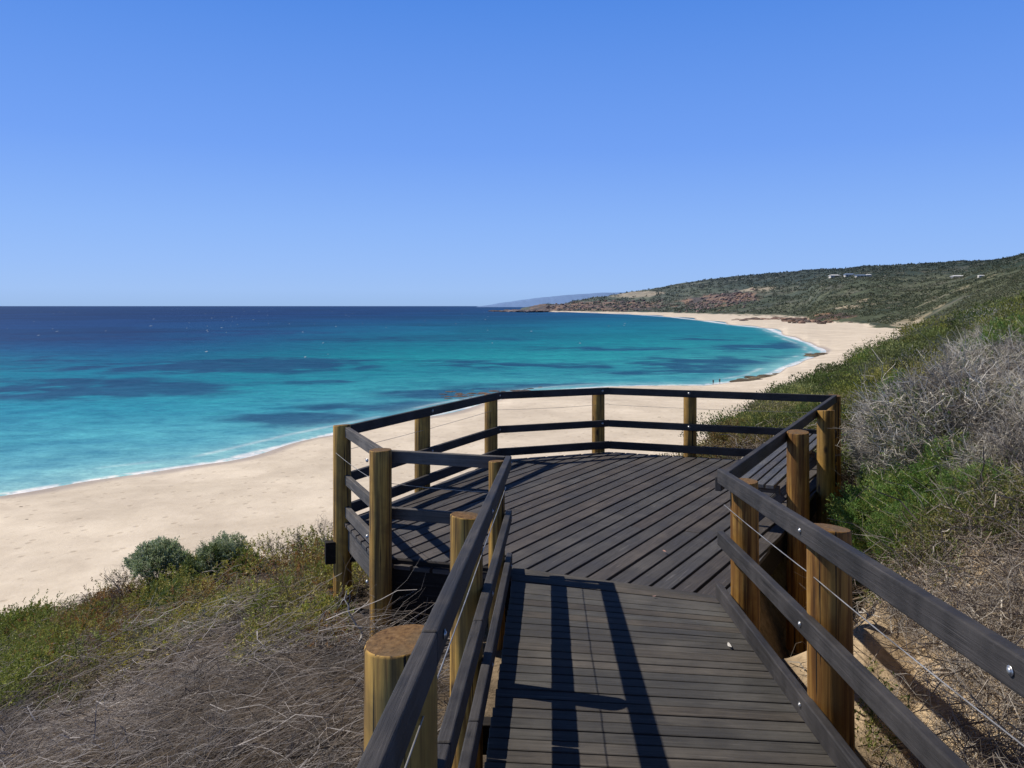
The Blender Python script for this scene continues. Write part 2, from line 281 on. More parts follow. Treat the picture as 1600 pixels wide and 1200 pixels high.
def build_terrain():
    na = 900
    a = np.concatenate([np.linspace(AS[0], -.72, 60)[:-1], np.linspace(-.72, .72, na), np.linspace(.72, AS[-1], 70)[1:]])
    yy = np.concatenate([np.geomspace(.5, 300, 560)[:-1], np.geomspace(300, 4800, 560)])
    A, Y = np.meshgrid(a, yy, indexing='ij'); X = A*Y
    Z = ground(X, Y); b = base_h(X, Y)
    ny = len(yy); nn = Z.size
    sm = sandmask(X, Y, b)
    PX = 800+F*A; PY = HZ-F*Z/Y
    # ---- colours
    c = np.zeros(Z.shape+(3,))
    n1 = fbm(X*.5, Y*.5, 21, 4); n2 = fbm(X*.07, Y*.07, 22, 4); n3 = fbm(X*.006, Y*.006, 23, 4)
    near = np.array([.085, .068, .054]); sandn = np.array([.52, .40, .26]); olive = np.array([.085, .085, .035]); grn = np.array([.055, .07, .028]); gry = np.array([.12, .11, .095])
    def mx(p, q, f): return p*(1-f[..., None])+q*f[..., None]
    c[:] = near  # litter brown, darkened to paint in the shade under the brush
    path = sst(1.45, 1.75, X-.02*Y)*(1-sst(2.9, 3.6, X+.25*(n1-.5)*3))*(1-sst(7.5, 9, Y))*sst(1.0, 2, Y)
    c = mx(c, sandn, np.clip(path+.6*sst(.58, .72, n1), 0, 1))
    mid = sst(10, 22, Y)
    veg = mx(np.broadcast_to(grn*.9, c.shape), olive*1.1, sst(.42, .6, n2)); veg = mx(veg, gry, sst(.55, .7, fbm(X*.11, Y*.11, 30, 4)))
    c = mx(c, veg, mid)
    # sandy blow-outs on the dune face
    c = mx(c, sandn*.9, sst(.60, .68, fbm(X*.09, Y*.09, 33, 4))*mid*(1-sst(150, 300, Y))*.8)
    far = sst(330, 600, Y)
    fv = mx(np.broadcast_to(np.array([.080, .098, .066]), c.shape), np.array([.108, .120, .080]), sst(.4, .62, n3))
    fv = mx(fv, np.array([.045, .06, .048]), sst(.5, .66, fbm(X*.02, Y*.02, 41, 4))*.8)
    fv = mx(fv, np.array([.028, .045, .035]), sst(24, 12, HZ-398-(HZ-PY) - np.interp(PX, [1100, 1300, 1600], [42, 22, 4]))*sst(1080, 1200, PX)*.9)
    fv = mx(fv, np.array([.15, .145, .12]), sst(.62, .72, fbm(X*.012, Y*.03, 44, 4))*.7)
    # low scrub with pale sand between on the near part of the hill
    fv = mx(fv, np.array([.24, .21, .15]), sst(.67, .73, fbm(X*.03, Y*.03, 46, 4))*(1-sst(1000, 1500, Y)))
    # red-brown rock on the headland slopes
    rk = np.exp(-((PX-1130-(468-PY)*2.0)/62)**2-((PY-468)/14)**2)*1.5+np.exp(-((PX-1215)/60)**2-((PY-497)/6)**2)
    rk = rk+np.exp(-((PX-940)/100)**2-((PY-478)/9)**2)*1.7+np.exp(-((PX-870)/40)**2-((PY-480)/8)**2)*1.6
    rk = rk+np.exp(-((PX-1310)/45)**2-((PY-494)/6)**2)*1.3
    rn = fbm(X*.02+Y*.004, Y*.012, 51, 5)
    rk = sst(.42, .62, rk*rn*1.35)*far
    rc = mx(np.broadcast_to(np.array([.25, .155, .11]), c.shape), np.array([.09, .068, .066]), sst(.4, .6, fbm(X*.035, Y*.02, 53, 4)))
    fv = mx(fv, rc, rk)
    # bare sand patches
    for (qx, qy, rx, ry, s_) in ((995, 460, 42, 5, 1.5), (1330, 480, 22, 4, 1.2), (1350, 470, 12, 4, 1.0), (1185, 452, 30, 6, .9), (1440, 505, 40, 7, 1.3), (1490, 497, 30, 6, .8)):
        f = sst(.42, .6, s_*np.exp(-((PX-qx+(PY-qy)*2.5)/rx)**2-((PY-qy)/ry)**2)*fbm(X*.02, Y*.02, int(qx), 4)*1.8)*far
        fv = mx(fv, np.array([.36, .31, .24]), f)
    # air between: tint with distance
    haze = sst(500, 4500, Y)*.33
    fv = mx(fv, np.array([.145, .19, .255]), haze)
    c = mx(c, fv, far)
    bs = np.broadcast_to(np.array([.68, .595, .49]), c.shape)
    bs = mx(bs, np.array([.63, .55, .45]), sst(.4, .62, n2))
    wet = sst(-23.55, -23.85, Z+(n2-.5)*.12)
    bs = mx(bs, np.array([.36, .315, .30]), wet*.8)
    c = mx(c, bs, sm)
    V = np.stack([X, Y, Z], -1).reshape(-1, 3); Cc = c.reshape(-1, 3)
    idx = np.arange(nn).reshape(Z.shape)
    Q = np.stack([idx[:-1, :-1], idx[1:, :-1], idx[1:, 1:], idx[:-1, 1:]], -1).reshape(-1, 4)
    sf = sm.reshape(-1)[Q].mean(1); yf = V[:, 1][Q].mean(1); zf = V[:, 2][Q].max(1)
    keep = zf > SEA-2.5
    cls = np.where(sf > .5, 0, np.where(yf < 26, 1, np.where(yf < 330, 2, 3)))
    for k, (nm, mt, lb) in enumerate((('beach', 'sand', 'pale golden sand beach curving round the bay'),
                                  ('dune_ground', 'ground', 'sandy dune ground with dry litter around the lookout'),
                                  ('coastal_slope', 'ground', 'heath covered dune slope falling to the beach'),
                                  ('headland', 'hill', 'long green headland with red rock outcrops beyond the beach'))):
        q = Q[(cls == k) & keep]; u, inv = np.unique(q, return_inverse=True)
        me = mesh_np(nm, V[u], inv.reshape(-1, 4), Cc[u], True)
        o = link(nm, me, M[mt]); tag(o, lb, kind='structure')
build_terrain()

# shoreline (world) for the colour of the water
SH = []
for px, y in ((-900,64),(-400,80),(0,100),(200,112),(350,122),(500,145),(640,168),(800,208),(850,222),(900,230),(950,236),(1000,239),(1050,240),(1100,240),(1150,252),(1200,272),(1231,312),(1262,356),(1280,386),(1291,410),(1280,458),(1262,525),(1231,630),(1200,850),(1150,992),(1100,1294),(1050,1700),(1000,2125),(950,2480),(900,2976),(850,3330)):
    SH.append(((px-800)/F*y, y))
SH = np.array(SH)
def shoredist(x, y):
    d = np.full(x.shape, 1e9)
    for (p, q) in zip(SH[:-1], SH[1:]):
        e = q-p; L2 = e@e; t = np.clip(((x-p[0])*e[0]+(y-p[1])*e[1])/L2, 0, 1)
        d = np.minimum(d, np.hypot(x-p[0]-t*e[0], y-p[1]-t*e[1]))
    return d
def build_sea():
    a = np.concatenate([np.linspace(-1.5, -.7, 80)[:-1], np.linspace(-.7, .46, 760)])
    yy = np.concatenate([np.geomspace(50, 3000, 620)[:-1], np.geomspace(3000, 90000, 60)])
    A, Y = np.meshgrid(a, yy, indexing='ij'); X = A*Y; Z = np.full(X.shape, SEA)
    PX = 800+F*A; PY = HZ-F*SEA/Y
    rows = [478.5, 484, 492, 502, 515, 530, 545, 560, 580, 605, 640, 690, 740, 800]
    cols = [0, 200, 400, 600, 800, 1000, 1250]
    T = [
     [(40,76,130)]*4+[(46,86,138),(54,100,150),(60,120,160)],
     [(22,62,116)]*3+[(22,66,120),(26,78,130),(28,96,142),(60,130,165)],
     [(16,62,120)]*3+[(14,70,126),(14,88,136),(16,108,148),(50,140,170)],
     [(14,66,126),(14,66,126),(12,74,130),(10,88,136),(8,104,144),(12,124,152),(45,150,165)],
     [(12,70,130),(12,72,130),(10,84,134),(6,108,144),(6,122,150),(14,136,156),(45,155,168)],
     [(12,76,132),(12,76,132),(8,94,138),(6,122,148),(10,132,154),(22,146,160),(45,158,168)],
     [(8,90,140),(8,88,138),(8,108,142),(10,134,152),(20,142,156),(34,154,164),(60,160,168)],
     [(8,114,150),(8,108,146),(8,128,150),(18,144,156),(34,152,162),(46,160,168),(80,170,174)],
     [(10,128,158),(14,128,158),(20,142,160),(34,154,166),(50,158,170),(60,164,174),(90,174,180)],
     [(20,136,164),(26,142,166),(38,152,170),(56,160,174),(74,168,180),(80,172,184),(90,176,184)],
     [(44,152,180),(50,158,182),(64,166,186),(84,174,190),(94,178,192)]+[(108,184,194)]*2,
     [(78,170,192),(90,176,196),(102,182,200),(114,188,202)]+[(114,188,202)]*3,
     [(112,184,202),(126,192,206)]+[(128,192,206)]*5,
     [(146,198,208)]*7]
    T = np.array([[lin(*c) for c in r] for r in T])*np.linspace(.64, .86, 14)[:, None, None]*np.array([.92, .98, 1.0])
    fr = np.interp(PY, rows, np.arange(len(rows))); fc = np.interp(PX, cols, np.arange(len(cols)))
    i = np.clip(fr.astype(int), 0, len(rows)-2); j = np.clip(fc.astype(int), 0, len(cols)-2); u = (fr-i)[..., None]; v = (fc-j)[..., None]
    c = (T[i, j]*(1-v)+T[i, j+1]*v)*(1-u)+(T[i+1, j]*(1-v)+T[i+1, j+1]*v)*u
    sd = shoredist(X, Y)
    def mx(p, q, f): return p*(1-f[..., None])+q*f[..., None]
    # sea grass beds / reef
    m = np.zeros(X.shape)
    for qx, qy, rx, ry, s_ in ((120, 608, 200, 15, 1.5), (300, 574, 340, 9, 1.15), (450, 566, 160, 7, 1.1), (100, 562, 150, 9, .8), (520, 596, 150, 5, .8), (480, 655, 100, 13, 1.5), (560, 640, 110, 8, 1.1), (260, 600, 90, 6, .9), (90, 530, 260, 8, .7),
                               (760, 614, 130, 8, 1.9), (650, 636, 70, 8, 1.2), (690, 566, 90, 4, 1.0), (790, 572, 110, 6, 1.1), (1010, 572, 130, 6, 1.2), (980, 583, 110, 4, .9), (1120, 563, 110, 7, 1.2), (1180, 545, 70, 6, 1.25), (1110, 528, 60, 4, 1.0), (1090, 580, 90, 4, 1.1), (1230, 540, 40, 6, 1.0),
                               (1185, 590, 45, 4, .9), (600, 530, 250, 5, .55), (330, 520, 300, 5, .6), (880, 603, 150, 4, 1.3), (1000, 545, 200, 4, .6)):
        m = np.maximum(m, s_*np.exp(-(((PX-qx)/rx)**2+((PY-qy)/ry)**2)))
    nz = fbm(X*.022, Y*.03, 61, 6)*.5+fbm(X*.09, Y*.10, 62, 5)*.5
    reef = .92*sst(.0, .58, np.minimum(m, 1.1)*(nz*4.0-1.50))
    c = mx(c, np.array(lin(22, 50, 96)), reef*.8*sst(3, 12, sd))
    open_ = sst(.45, .62, fbm(X*.006, Y*.004, 71, 4))*sst(350, 900, Y)
    c = c*(1-.22*open_[..., None])
    # shallows, swash and foam
    c = mx(c, np.array(lin(140, 190, 196)), np.exp(-(sd/9.0)**2)*.75*(1-sst(600, 1500, Y)*.4))
    fo = fbm(X*.6, Y*.6, 81, 4)
    wl = 1.4+fbm(X*.05, Y*.05, 82, 3)*2.6+np.clip(Y/400, 0, 9)*1.2*sst(250, 500, Y)
    foam = sst(1.0, .35, sd/wl)*sst(.25, .5, fo+.25*sst(300, 600, Y))
    for off, s_ in ((5, .35),):       # small waves running in
        foam = np.maximum(foam, s_*np.exp(-((sd-off-6*fbm(X*.03, Y*.03, 83, 2))/(.5+Y/500))**2)*sst(.42, .6, fbm(X*.06, Y*.06, 84+off, 3)))
    c = mx(c, np.array([.74, .76, .78]), np.clip(foam, 0, 1))
    C = c.reshape(-1, 3)
    # gentle real swell
    Z = Z+(fbm(X*.12, Y*.2, 91, 3)-.5)*.5*sst(4, 30, sd)*(1-sst(400, 900, Y))
    V = np.stack([X, Y, Z], -1).reshape(-1, 3); idx = np.arange(Z.size).reshape(Z.shape)
    Q = np.stack([idx[:-1, :-1], idx[1:, :-1], idx[1:, 1:], idx[:-1, 1:]], -1).reshape(-1, 4)
    o = link('sea', mesh_np('sea', V, Q, C, True), M['sea']); tag(o, 'turquoise to deep blue sea filling the bay', kind='structure')
    # whitecaps
    n = 170; y = np.exp(RNG.uniform(np.log(330), np.log(9000), n)); aa = RNG.uniform(-.72, .2, n)
    ok = (aa < .02) | (y < 1200); y = y[ok]; aa = aa[ok]; ok = RNG.random(len(y)) < np.where(y < 700, .25, 1.); y = y[ok]; aa = aa[ok]
    x = aa*y; L = RNG.uniform(.3, 1.3, len(y))*(y/700)**.75; Wd = L*RNG.uniform(.8, 2.2, len(y))
    sd = shoredist(x, y); ok = (sd > 60) & (L > 0); x, y, L, Wd = x[ok], y[ok], L[ok], Wd[ok]
    th = np.linspace(0, 2*np.pi, 7)[:-1]; jit = RNG.uniform(.5, 1.2, (len(x), 6))
    Vx = x[:, None]+np.cos(th)*L[:, None]*jit; Vy = y[:, None]+np.sin(th)*Wd[:, None]*jit; Vz = np.full(Vx.shape, SEA+.35)+np.sin(th)*.25
    o = link('whitecaps', mesh_np('whitecaps', np.stack([Vx, Vy, Vz], -1).reshape(-1, 3), np.arange(len(x)*6).reshape(-1, 6)), flat('foam', (.22, .29, .38), .8))
    tag(o, 'small white wave crests scattered over the open sea', 'whitecaps', kind='stuff')
build_sea()

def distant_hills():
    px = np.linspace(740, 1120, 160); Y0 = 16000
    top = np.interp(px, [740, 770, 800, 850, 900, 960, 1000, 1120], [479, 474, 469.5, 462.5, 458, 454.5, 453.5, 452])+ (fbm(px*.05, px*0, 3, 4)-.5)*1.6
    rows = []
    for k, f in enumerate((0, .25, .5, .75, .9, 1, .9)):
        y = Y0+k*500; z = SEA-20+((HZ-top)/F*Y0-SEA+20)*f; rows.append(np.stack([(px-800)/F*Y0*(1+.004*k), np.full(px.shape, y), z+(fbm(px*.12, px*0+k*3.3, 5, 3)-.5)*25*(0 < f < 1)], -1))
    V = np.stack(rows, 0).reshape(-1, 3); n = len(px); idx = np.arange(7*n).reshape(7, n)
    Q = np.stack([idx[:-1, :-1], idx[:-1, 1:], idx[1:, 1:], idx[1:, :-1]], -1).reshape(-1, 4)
    o = link('hills', mesh_np('hills', V, Q, None, True), flat('hazy_hills', (.15, .245, .45), 1.0, .0006, .1)); tag(o, 'faint blue hazy hills on the horizon behind the headland', kind='structure')  # aerial haze painted into the bluish base colour
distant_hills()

# ------------------------------------------------------------------ vegetation tools
def norm(v): return v/np.maximum(np.linalg.norm(v, axis=-1, keepdims=True), 1e-9)
def rvec(n, rng): return norm(rng.normal(size=(n, 3)))
def tubes(P, r0, r1, sides=3):
    """P (N,K,3) paths, radius r0 -> r1"""
    N, K, _ = P.shape; T = norm(np.gradient(P, axis=1)); up = np.where(np.abs(T[..., 2:3]) > .9, np.array([1., 0, 0]), np.array([0, 0, 1.]))
    A = norm(np.cross(T, up)); B = np.cross(T, A)
    r = (np.asarray(r0).reshape(-1, 1)*(1-np.linspace(0, 1, K))+np.asarray(r1).reshape(-1, 1)*np.linspace(0, 1, K))[..., None, None]
    th = np.arange(sides)*2*np.pi/sides
    V = P[:, :, None, :]+r*(np.cos(th)[:, None]*A[:, :, None, :]+np.sin(th)[:, None]*B[:, :, None, :])
    i = np.arange(N*K*sides).reshape(N, K, sides); j = np.roll(i, -1, axis=2)
    Q = np.stack([i[:, :-1], j[:, :-1], j[:, 1:], i[:, 1:]], -1).reshape(-1, 4)
    return V.reshape(-1, 3), Q
def paths(P0, D, L, K, bend, wig, rng, droop=0):
    n = len(P0); t = np.linspace(0, 1, K)[None, :, None]; D = norm(D); L = np.asarray(L).reshape(-1, 1, 1)
    b = rvec(n, rng); b = norm(b-(b*D).sum(-1, keepdims=True)*D)[:, None, :]
    w = np.cumsum(rng.normal(size=(n, K, 3)), axis=1); w -= w[:, :1]
    P = P0[:, None, :]+D[:, None, :]*L*t+b*L*bend*t*t*rng.uniform(.2, 1, (n, 1, 1))+w*L*wig/K
    P[..., 2] -= droop*L[..., 0]*(t[..., 0]**2)
    return P
def leaves(C, D, L, Wd, rng, col, fold=.25, up=0):
    n = len(C); D = norm(D); s = rvec(n, rng)*(1-up)+np.array([0, 0, 1.])*up; s = norm(np.cross(D, s)); nn = np.cross(D, s)
    L = np.asarray(L).reshape(-1, 1); Wd = np.asarray(Wd).reshape(-1, 1)
    V = np.stack([C, C+D*L*.5+s*Wd*.5+nn*Wd*fold, C+D*L, C+D*L*.5-s*Wd*.5+nn*Wd*fold], 1)
    return V.reshape(-1, 3), np.arange(4*n).reshape(-1, 4), np.repeat(col, 4, axis=0)
def pal(cols, n, rng, var=.25, w=None):
    c = np.array(cols)[rng.choice(len(cols), n, p=w)]; return c*(1+rng.uniform(-var, var, (n, 1)))
def merge(parts):
    Vs, Qs, Cs = [], [], []; o = 0
    for V, Q, C in parts: Vs.append(V); Qs.append(Q+o); Cs.append(C); o += len(V)
    return np.concatenate(Vs), np.concatenate(Qs), np.concatenate(Cs)
GREY = [(.26, .235, .215), (.19, .17, .155), (.34, .31, .28), (.13, .11, .10)]
BROWN = [(.17, .135, .11), (.24, .20, .165), (.11, .085, .07), (.30, .26, .22)]
SILV = [(.48, .44, .375), (.38, .345, .285), (.60, .56, .49), (.23, .20, .165)]
OLIVE = [(.17, .19, .045), (.12, .15, .035), (.22, .21, .06), (.09, .12, .03)]
GREEN = [(.07, .13, .03), (.05, .10, .022), (.10, .17, .04), (.13, .19, .05)]
DARKG = [(.045, .07, .025), (.06, .09, .03), (.08, .11, .035)]
RUST = [(.26, .15, .055), (.22, .17, .06), (.30, .20, .09), (.16, .15, .05)]
SAGE = [(.37, .43, .25), (.45, .50, .34), (.28, .35, .18)]

def branching(rng, R, H, n=(10, 60, 380, 1100), spread=1.0, r0=.012, lean=(0, 0, 0), col=GREY, tipr=.0012, curl=.35):
    """a bare, much divided bush: returns tube parts and the outer tips"""
    parts = []; lean = np.array(lean, float)
    P0 = np.zeros((n[0], 3)); P0[:, :2] = rng.normal(size=(n[0], 2))*R*.12
    th = rng.uniform(0, 2*np.pi, n[0]); el = rng.uniform(.25, 1.25, n[0])
    D = np.stack([np.cos(th)*np.cos(el)*R*spread, np.sin(th)*np.cos(el)*R*spread, np.sin(el)*H], -1)+lean
    L = np.linalg.norm(D, axis=1)*rng.uniform(.55, .8, n[0]); P = paths(P0, D, L, 6, .3, .5, rng)
    rr = r0; V, Q = tubes(P, rr, rr*.5); parts.append((V, Q, np.repeat(pal(col, n[0], rng), 18, axis=0)))
    for lv, m in enumerate(n[1:]):
        par = rng.integers(0, len(P), m); K = P.shape[1]; t = rng.uniform(.35, 1, m)*(K-1); k = np.minimum(t.astype(int), K-2); f = (t-k)[:, None]
        a = P[par, k]; b = P[par, k+1]; st = a*(1-f)+b*f
        out = norm(st-np.array([0, 0, H*.15]))
        D = norm(b-a)*.7+rvec(m, rng)*.75+out*.5+lean*.4
        L = R*np.array([.55, .38, .24, .16])[lv]*rng.uniform(.5, 1.2, m)
        P = paths(st, D, L, 5 if lv < 2 else 4, curl, .5, rng); rr = [r0*.45, r0*.24, max(tipr, r0*.13), tipr][lv]
        V, Q = tubes(P, rr, rr*.55); parts.append((V, Q, np.repeat(pal(col, m, rng), 3*P.shape[1], axis=0)))
    allv = np.concatenate([p[0] for p in parts]); sz = H/np.percentile(allv[:, 2], 96); sr = R/np.percentile(np.hypot(allv[:, 0], allv[:, 1]), 95)
    def fit(v):
        v = v*np.array([sr, sr, sz]); q = np.sqrt((v[..., 0]/R)**2+(v[..., 1]/R)**2+(np.maximum(v[..., 2], 0)/H)**2)
        k = np.where(q > .9, (.9+.28*np.tanh((q-.9)/.5))/np.maximum(q, .01), 1.); return v*k[..., None]
    parts = [(fit(v), q, c) for v, q, c in parts]; P = fit(P)
    return parts, P
def sprig_cloud(rng, C, D, nl, L, Wd, cols, spread=.9, slen=.09, var=.25):
    """leafy sprigs: C centres, D axes, nl leaves on each"""
    n = len(C); t = rng.uniform(0, 1, (n, nl, 1)); B = C[:, None]+norm(D)[:, None]*t*slen
    B = B+rng.normal(size=B.shape)*slen*.07
    A = norm(norm(D)[:, None]*.8+rng.normal(size=(n, nl, 3))*spread*.6)
    base = pal(cols, n, rng, var)[:, None]*(1+rng.uniform(-.2, .2, (n, nl, 1)))
    m = n*nl
    return leaves(B.reshape(m, 3), A.reshape(m, 3), L*rng.uniform(.7, 1.3, m), Wd*rng.uniform(.7, 1.3, m), rng, base.reshape(m, 3))
def dome_points(rng, n, R, H, lumps=7, fill=.35, low=0.):
    """points over a lumpy dome, with outward axes"""
    d = rvec(n, rng); d[:, 2] = np.abs(d[:, 2])*(1-low)-low*.3*rng.random(n); d = norm(d)
    lc = rvec(lumps, rng); lc[:, 2] = np.abs(lc[:, 2])
    k = (np.maximum(0, d@norm(lc).T)**9).max(1)
    r = (.54+.46*k)*(1-fill*rng.random(n)**2)
    P = d*r[:, None]*np.array([R, R, H]); return P, norm(d+np.array([0, 0, .5])+rng.normal(size=d.shape)*.3)

def place_bush(name, x, y, parts_leaf, parts_twig, label, cat='shrub', group=None, rz=0, sc=1.0, dz=0.):
    z = gz(x, y)+dz
    root = empty(name, (x, y, z)); root.rotation_euler[2] = rz; root.scale = (sc,)*3
    tag(root, label, cat, group)
    for nm, parts, mt in (('foliage', parts_leaf, 'leaf'), ('branches', parts_twig, 'twig')):
        if parts:
            me = mesh_np(nm, *merge(parts)); o = bpy.data.objects.new(nm, me); COL.objects.link(o); me.materials.append(M[mt]); o.parent = root
    return root
def copy_bush(root, x, y, label, rz=0, sc=1.0, dz=0., group=None):
    c = root.copy(); COL.objects.link(c); c.location = (x, y, gz(x, y)+dz); c.rotation_euler[2] = rz; c.scale = sc if isinstance(sc, tuple) else (sc,)*3
    c['label'] = label
    if group: c['group'] = group
    for ch in root.children:
        d = ch.copy(); COL.objects.link(d); d.parent = c
    return c
def leafy(seed, R, H, n, nl, L, Wd, cols, twigcol=BROWN, fill=.35, low=.2, slen=.09, tw=(8, 40, 160)):
    r = np.random.default_rng(seed); P, D = dome_points(r, n, R, H, 9, fill, low); P[:, 2] += H*.08
    lf = [sprig_cloud(r, P, D, nl, L, Wd, cols, slen=slen)]
    tp, _ = branching(r, R*.8, H*.9, n=tw, r0=.010, col=twigcol)
    return lf, tp
exec_later = []
# ------------------------------------------------------------------ timber
V3 = lambda *a: Vector(a)
class Wood:
    """boxes and extruded polygons joined in one mesh, with timber-aligned UVs and a tint per board"""
    def __init__(s):
        s.bm = bmesh.new(); s.uv = s.bm.loops.layers.uv.new('UVMap'); s.cl = s.bm.verts.layers.float_color.new('Col')
    def _uv(s, f, o, ax, off):
        n = f.normal.copy()
        c = ax.cross(n); c = c.normalized() if c.length > .1 else ax.orthogonal().normalized()
        for l in f.loops:
            d = l.vert.co-o; l[s.uv].uv = (d.dot(ax)+off, d.dot(c)+off*3.7)
    def solid(s, bottom, up, ax, tint=None):
        """prism: polygon 'bottom' (list of Vector) pushed by 'up'"""
        t = random.uniform(.84, 1.14) if tint is None else tint; w = random.uniform(-.06, .06)
        vs = [s.bm.verts.new(p) for p in bottom]+[s.bm.verts.new(p+up) for p in bottom]
        for v in vs: v[s.cl] = (t*(1+w), t, t*(1-w), 1)
        n = len(bottom); fs = []
        fs.append(s.bm.faces.new(vs[:n][::-1])); fs.append(s.bm.faces.new(vs[n:]))
        for i in range(n): fs.append(s.bm.faces.new((vs[i], vs[(i+1) % n], vs[n+(i+1) % n], vs[n+i])))
        off = random.uniform(0, 50); o = bottom[0]; ax = ax.normalized()
        for f in fs: f.normal_update(); s._uv(f, o, ax, off)
    def bar(s, a, b, side, w, h, tint=None):
        """plank from a to b: a,b are the centre of its TOP edge on the reference side; w thick towards 'side', h deep downwards"""
        ax = b-a; sd = (side-ax*(side.dot(ax)/ax.length_squared)).normalized(); dn = ax.cross(sd).normalized()
        if dn.z > 0: dn = -dn
        s.solid([a, b, b+sd*w, a+sd*w], dn*h, ax, tint)
    def done(s, name, mat, parent=None, bevel=.004, seg=2):
        bmesh.ops.recalc_face_normals(s.bm, faces=s.bm.faces[:])
        me = bpy.data.meshes.new(name); s.bm.to_mesh(me); s.bm.free()
        o = link(name, me, mat, parent)
        if bevel:
            m = o.modifiers.new('edge', 'BEVEL'); m.width = bevel; m.segments = seg; m.limit_method = 'ANGLE'; m.angle_limit = R_(40)
        return o
def clip(poly, n, c):            # keep the side n.p <= c  (2-D)
    out = []
    for i in range(len(poly)):
        p, q = poly[i], poly[(i+1) % len(poly)]; dp = n[0]*p[0]+n[1]*p[1]-c; dq = n[0]*q[0]+n[1]*q[1]-c
        if dp <= 0: out.append(p)
        if (dp < 0 < dq) or (dq < 0 < dp): t = dp/(dp-dq); out.append((p[0]+t*(q[0]-p[0]), p[1]+t*(q[1]-p[1])))
    return out
DZ = -2.10                       # top of the deck
RZ = -1.17                       # top of the top rail
pA, pB, pC, pD, pE, pG, pF = (-1.65, 7.76), (-.18, 10.83), (1.39, 11.42), (4.27, 10.44), (1.43, 5.43), (-.03, 6.18), (-1.07, 6.48)
RD = V3(-.0476, -1, .074)        # direction of the ramp, back towards the eye (per metre)
plat = empty('viewing_platform', (1.2, 8.6, DZ-.9)); tag(plat, 'dark timber viewing platform with diagonal decking above the beach', 'platform')
# deck boards
w = Wood(); d = Vector((.545, .838)).normalized(); n = Vector((d.y, -d.x)); pitch = .163
jl, jr = (.055, 6.42), (1.62, 5.66)
poly = [pA, pB, pC, pD, (1.56, 5.69), (-.03, 6.155), pF]
def outset(p, c=(1.2, 8.6), k=.035):
    v = Vector((p[0]-c[0], p[1]-c[1])); v = v.normalized()*k; return (p[0]+v.x, p[1]+v.y)
poly = [outset(p, k=.006) if i < 4 or i == 6 else p for i, p in enumerate(poly)]
lo = min(n.x*p[0]+n.y*p[1] for p in poly); hi = max(n.x*p[0]+n.y*p[1] for p in poly)
k = lo-.05
while k < hi:
    q = clip(clip(poly, (n.x, n.y), k+pitch-.024), (-n.x, -n.y), -k)
    if len(q) > 2:
        # boards are butted at random places along their length
        vals = [d.x*p[0]+d.y*p[1] for p in q]; a0, a1 = min(vals), max(vals); cuts = [a0-.01]
        if a1-a0 > 2.4: cuts.append(a0+(a1-a0)*random.uniform(.3, .7))
        cuts.append(a1+.01)
        for c0, c1 in zip(cuts[:-1], cuts[1:]):
            r = clip(clip(q, (d.x, d.y), c1-.002), (-d.x, -d.y), -c0-.001)
            r2 = [p for i, p in enumerate(r) if (Vector(p)-Vector(r[i-1])).length > .004]
            if len(r2) > 2:
                dz = random.uniform(-.003, .002)
                w.solid([V3(p[0], p[1], DZ-.036+dz) for p in r2], V3(0, 0, .036), V3(d.x, d.y, 0))
    k += pitch
w.done('decking', M['deck'], plat, .003, 1)
# substructure
def edge_beam(a, b, top, h, name='fascia', mat='joist', th=.05, inn=.03, parent=plat):
    a = V3(*a, top); b = V3(*b, top); c = V3(1.2, 8.6, top); ax = (b-a).normalized(); sd = V3(-ax.y, ax.x, 0)
    if sd.dot(c-a) < 0: sd = -sd
    w = Wood(); w.bar(a+sd*inn, b+sd*inn, sd, th, h, 1.0); return w.done(name, M[mat], parent)
edge_beam(pA, pF, DZ-.040, .24, mat='railgrey'); edge_beam(pF, pG, DZ-.041, .34); edge_beam(pA, pB, DZ-.042, .22); edge_beam(pB, pC, DZ-.039, .22)
edge_beam(pC, pD, DZ-.043, .22); edge_beam(pD, pE, DZ-.040, .24); edge_beam((.0, 6.42), (1.55, 5.68), DZ-.044, .24, 'joist')
for s in (.18, .38, .58, .8):
    a = Vector(pA).lerp(Vector(pB), s); b = Vector(pE).lerp(Vector(pD), s); u = (b-a).normalized()*.1
    w = Wood(); w.bar(V3(*(a+u), DZ-.046), V3(*(b-u), DZ-.046), V3(0, 1, 0), .07, .2, 1.0); w.done('joist', M['joist'], plat)
w = Wood(); w.bar(V3(-1.80, 7.66, DZ-.19), V3(3.1, 9.3, DZ-.19), V3(0, 1, 0), .09, .21, 1.0); w.done('bearer', M['joist'], plat)
w = Wood(); w.bar(V3(-1.22, 6.78, DZ-.50), V3(2.1, 7.3, DZ-.47), V3(0, 1, 0), .09, .20, 1.0); w.done('bearer', M['joist'], plat)

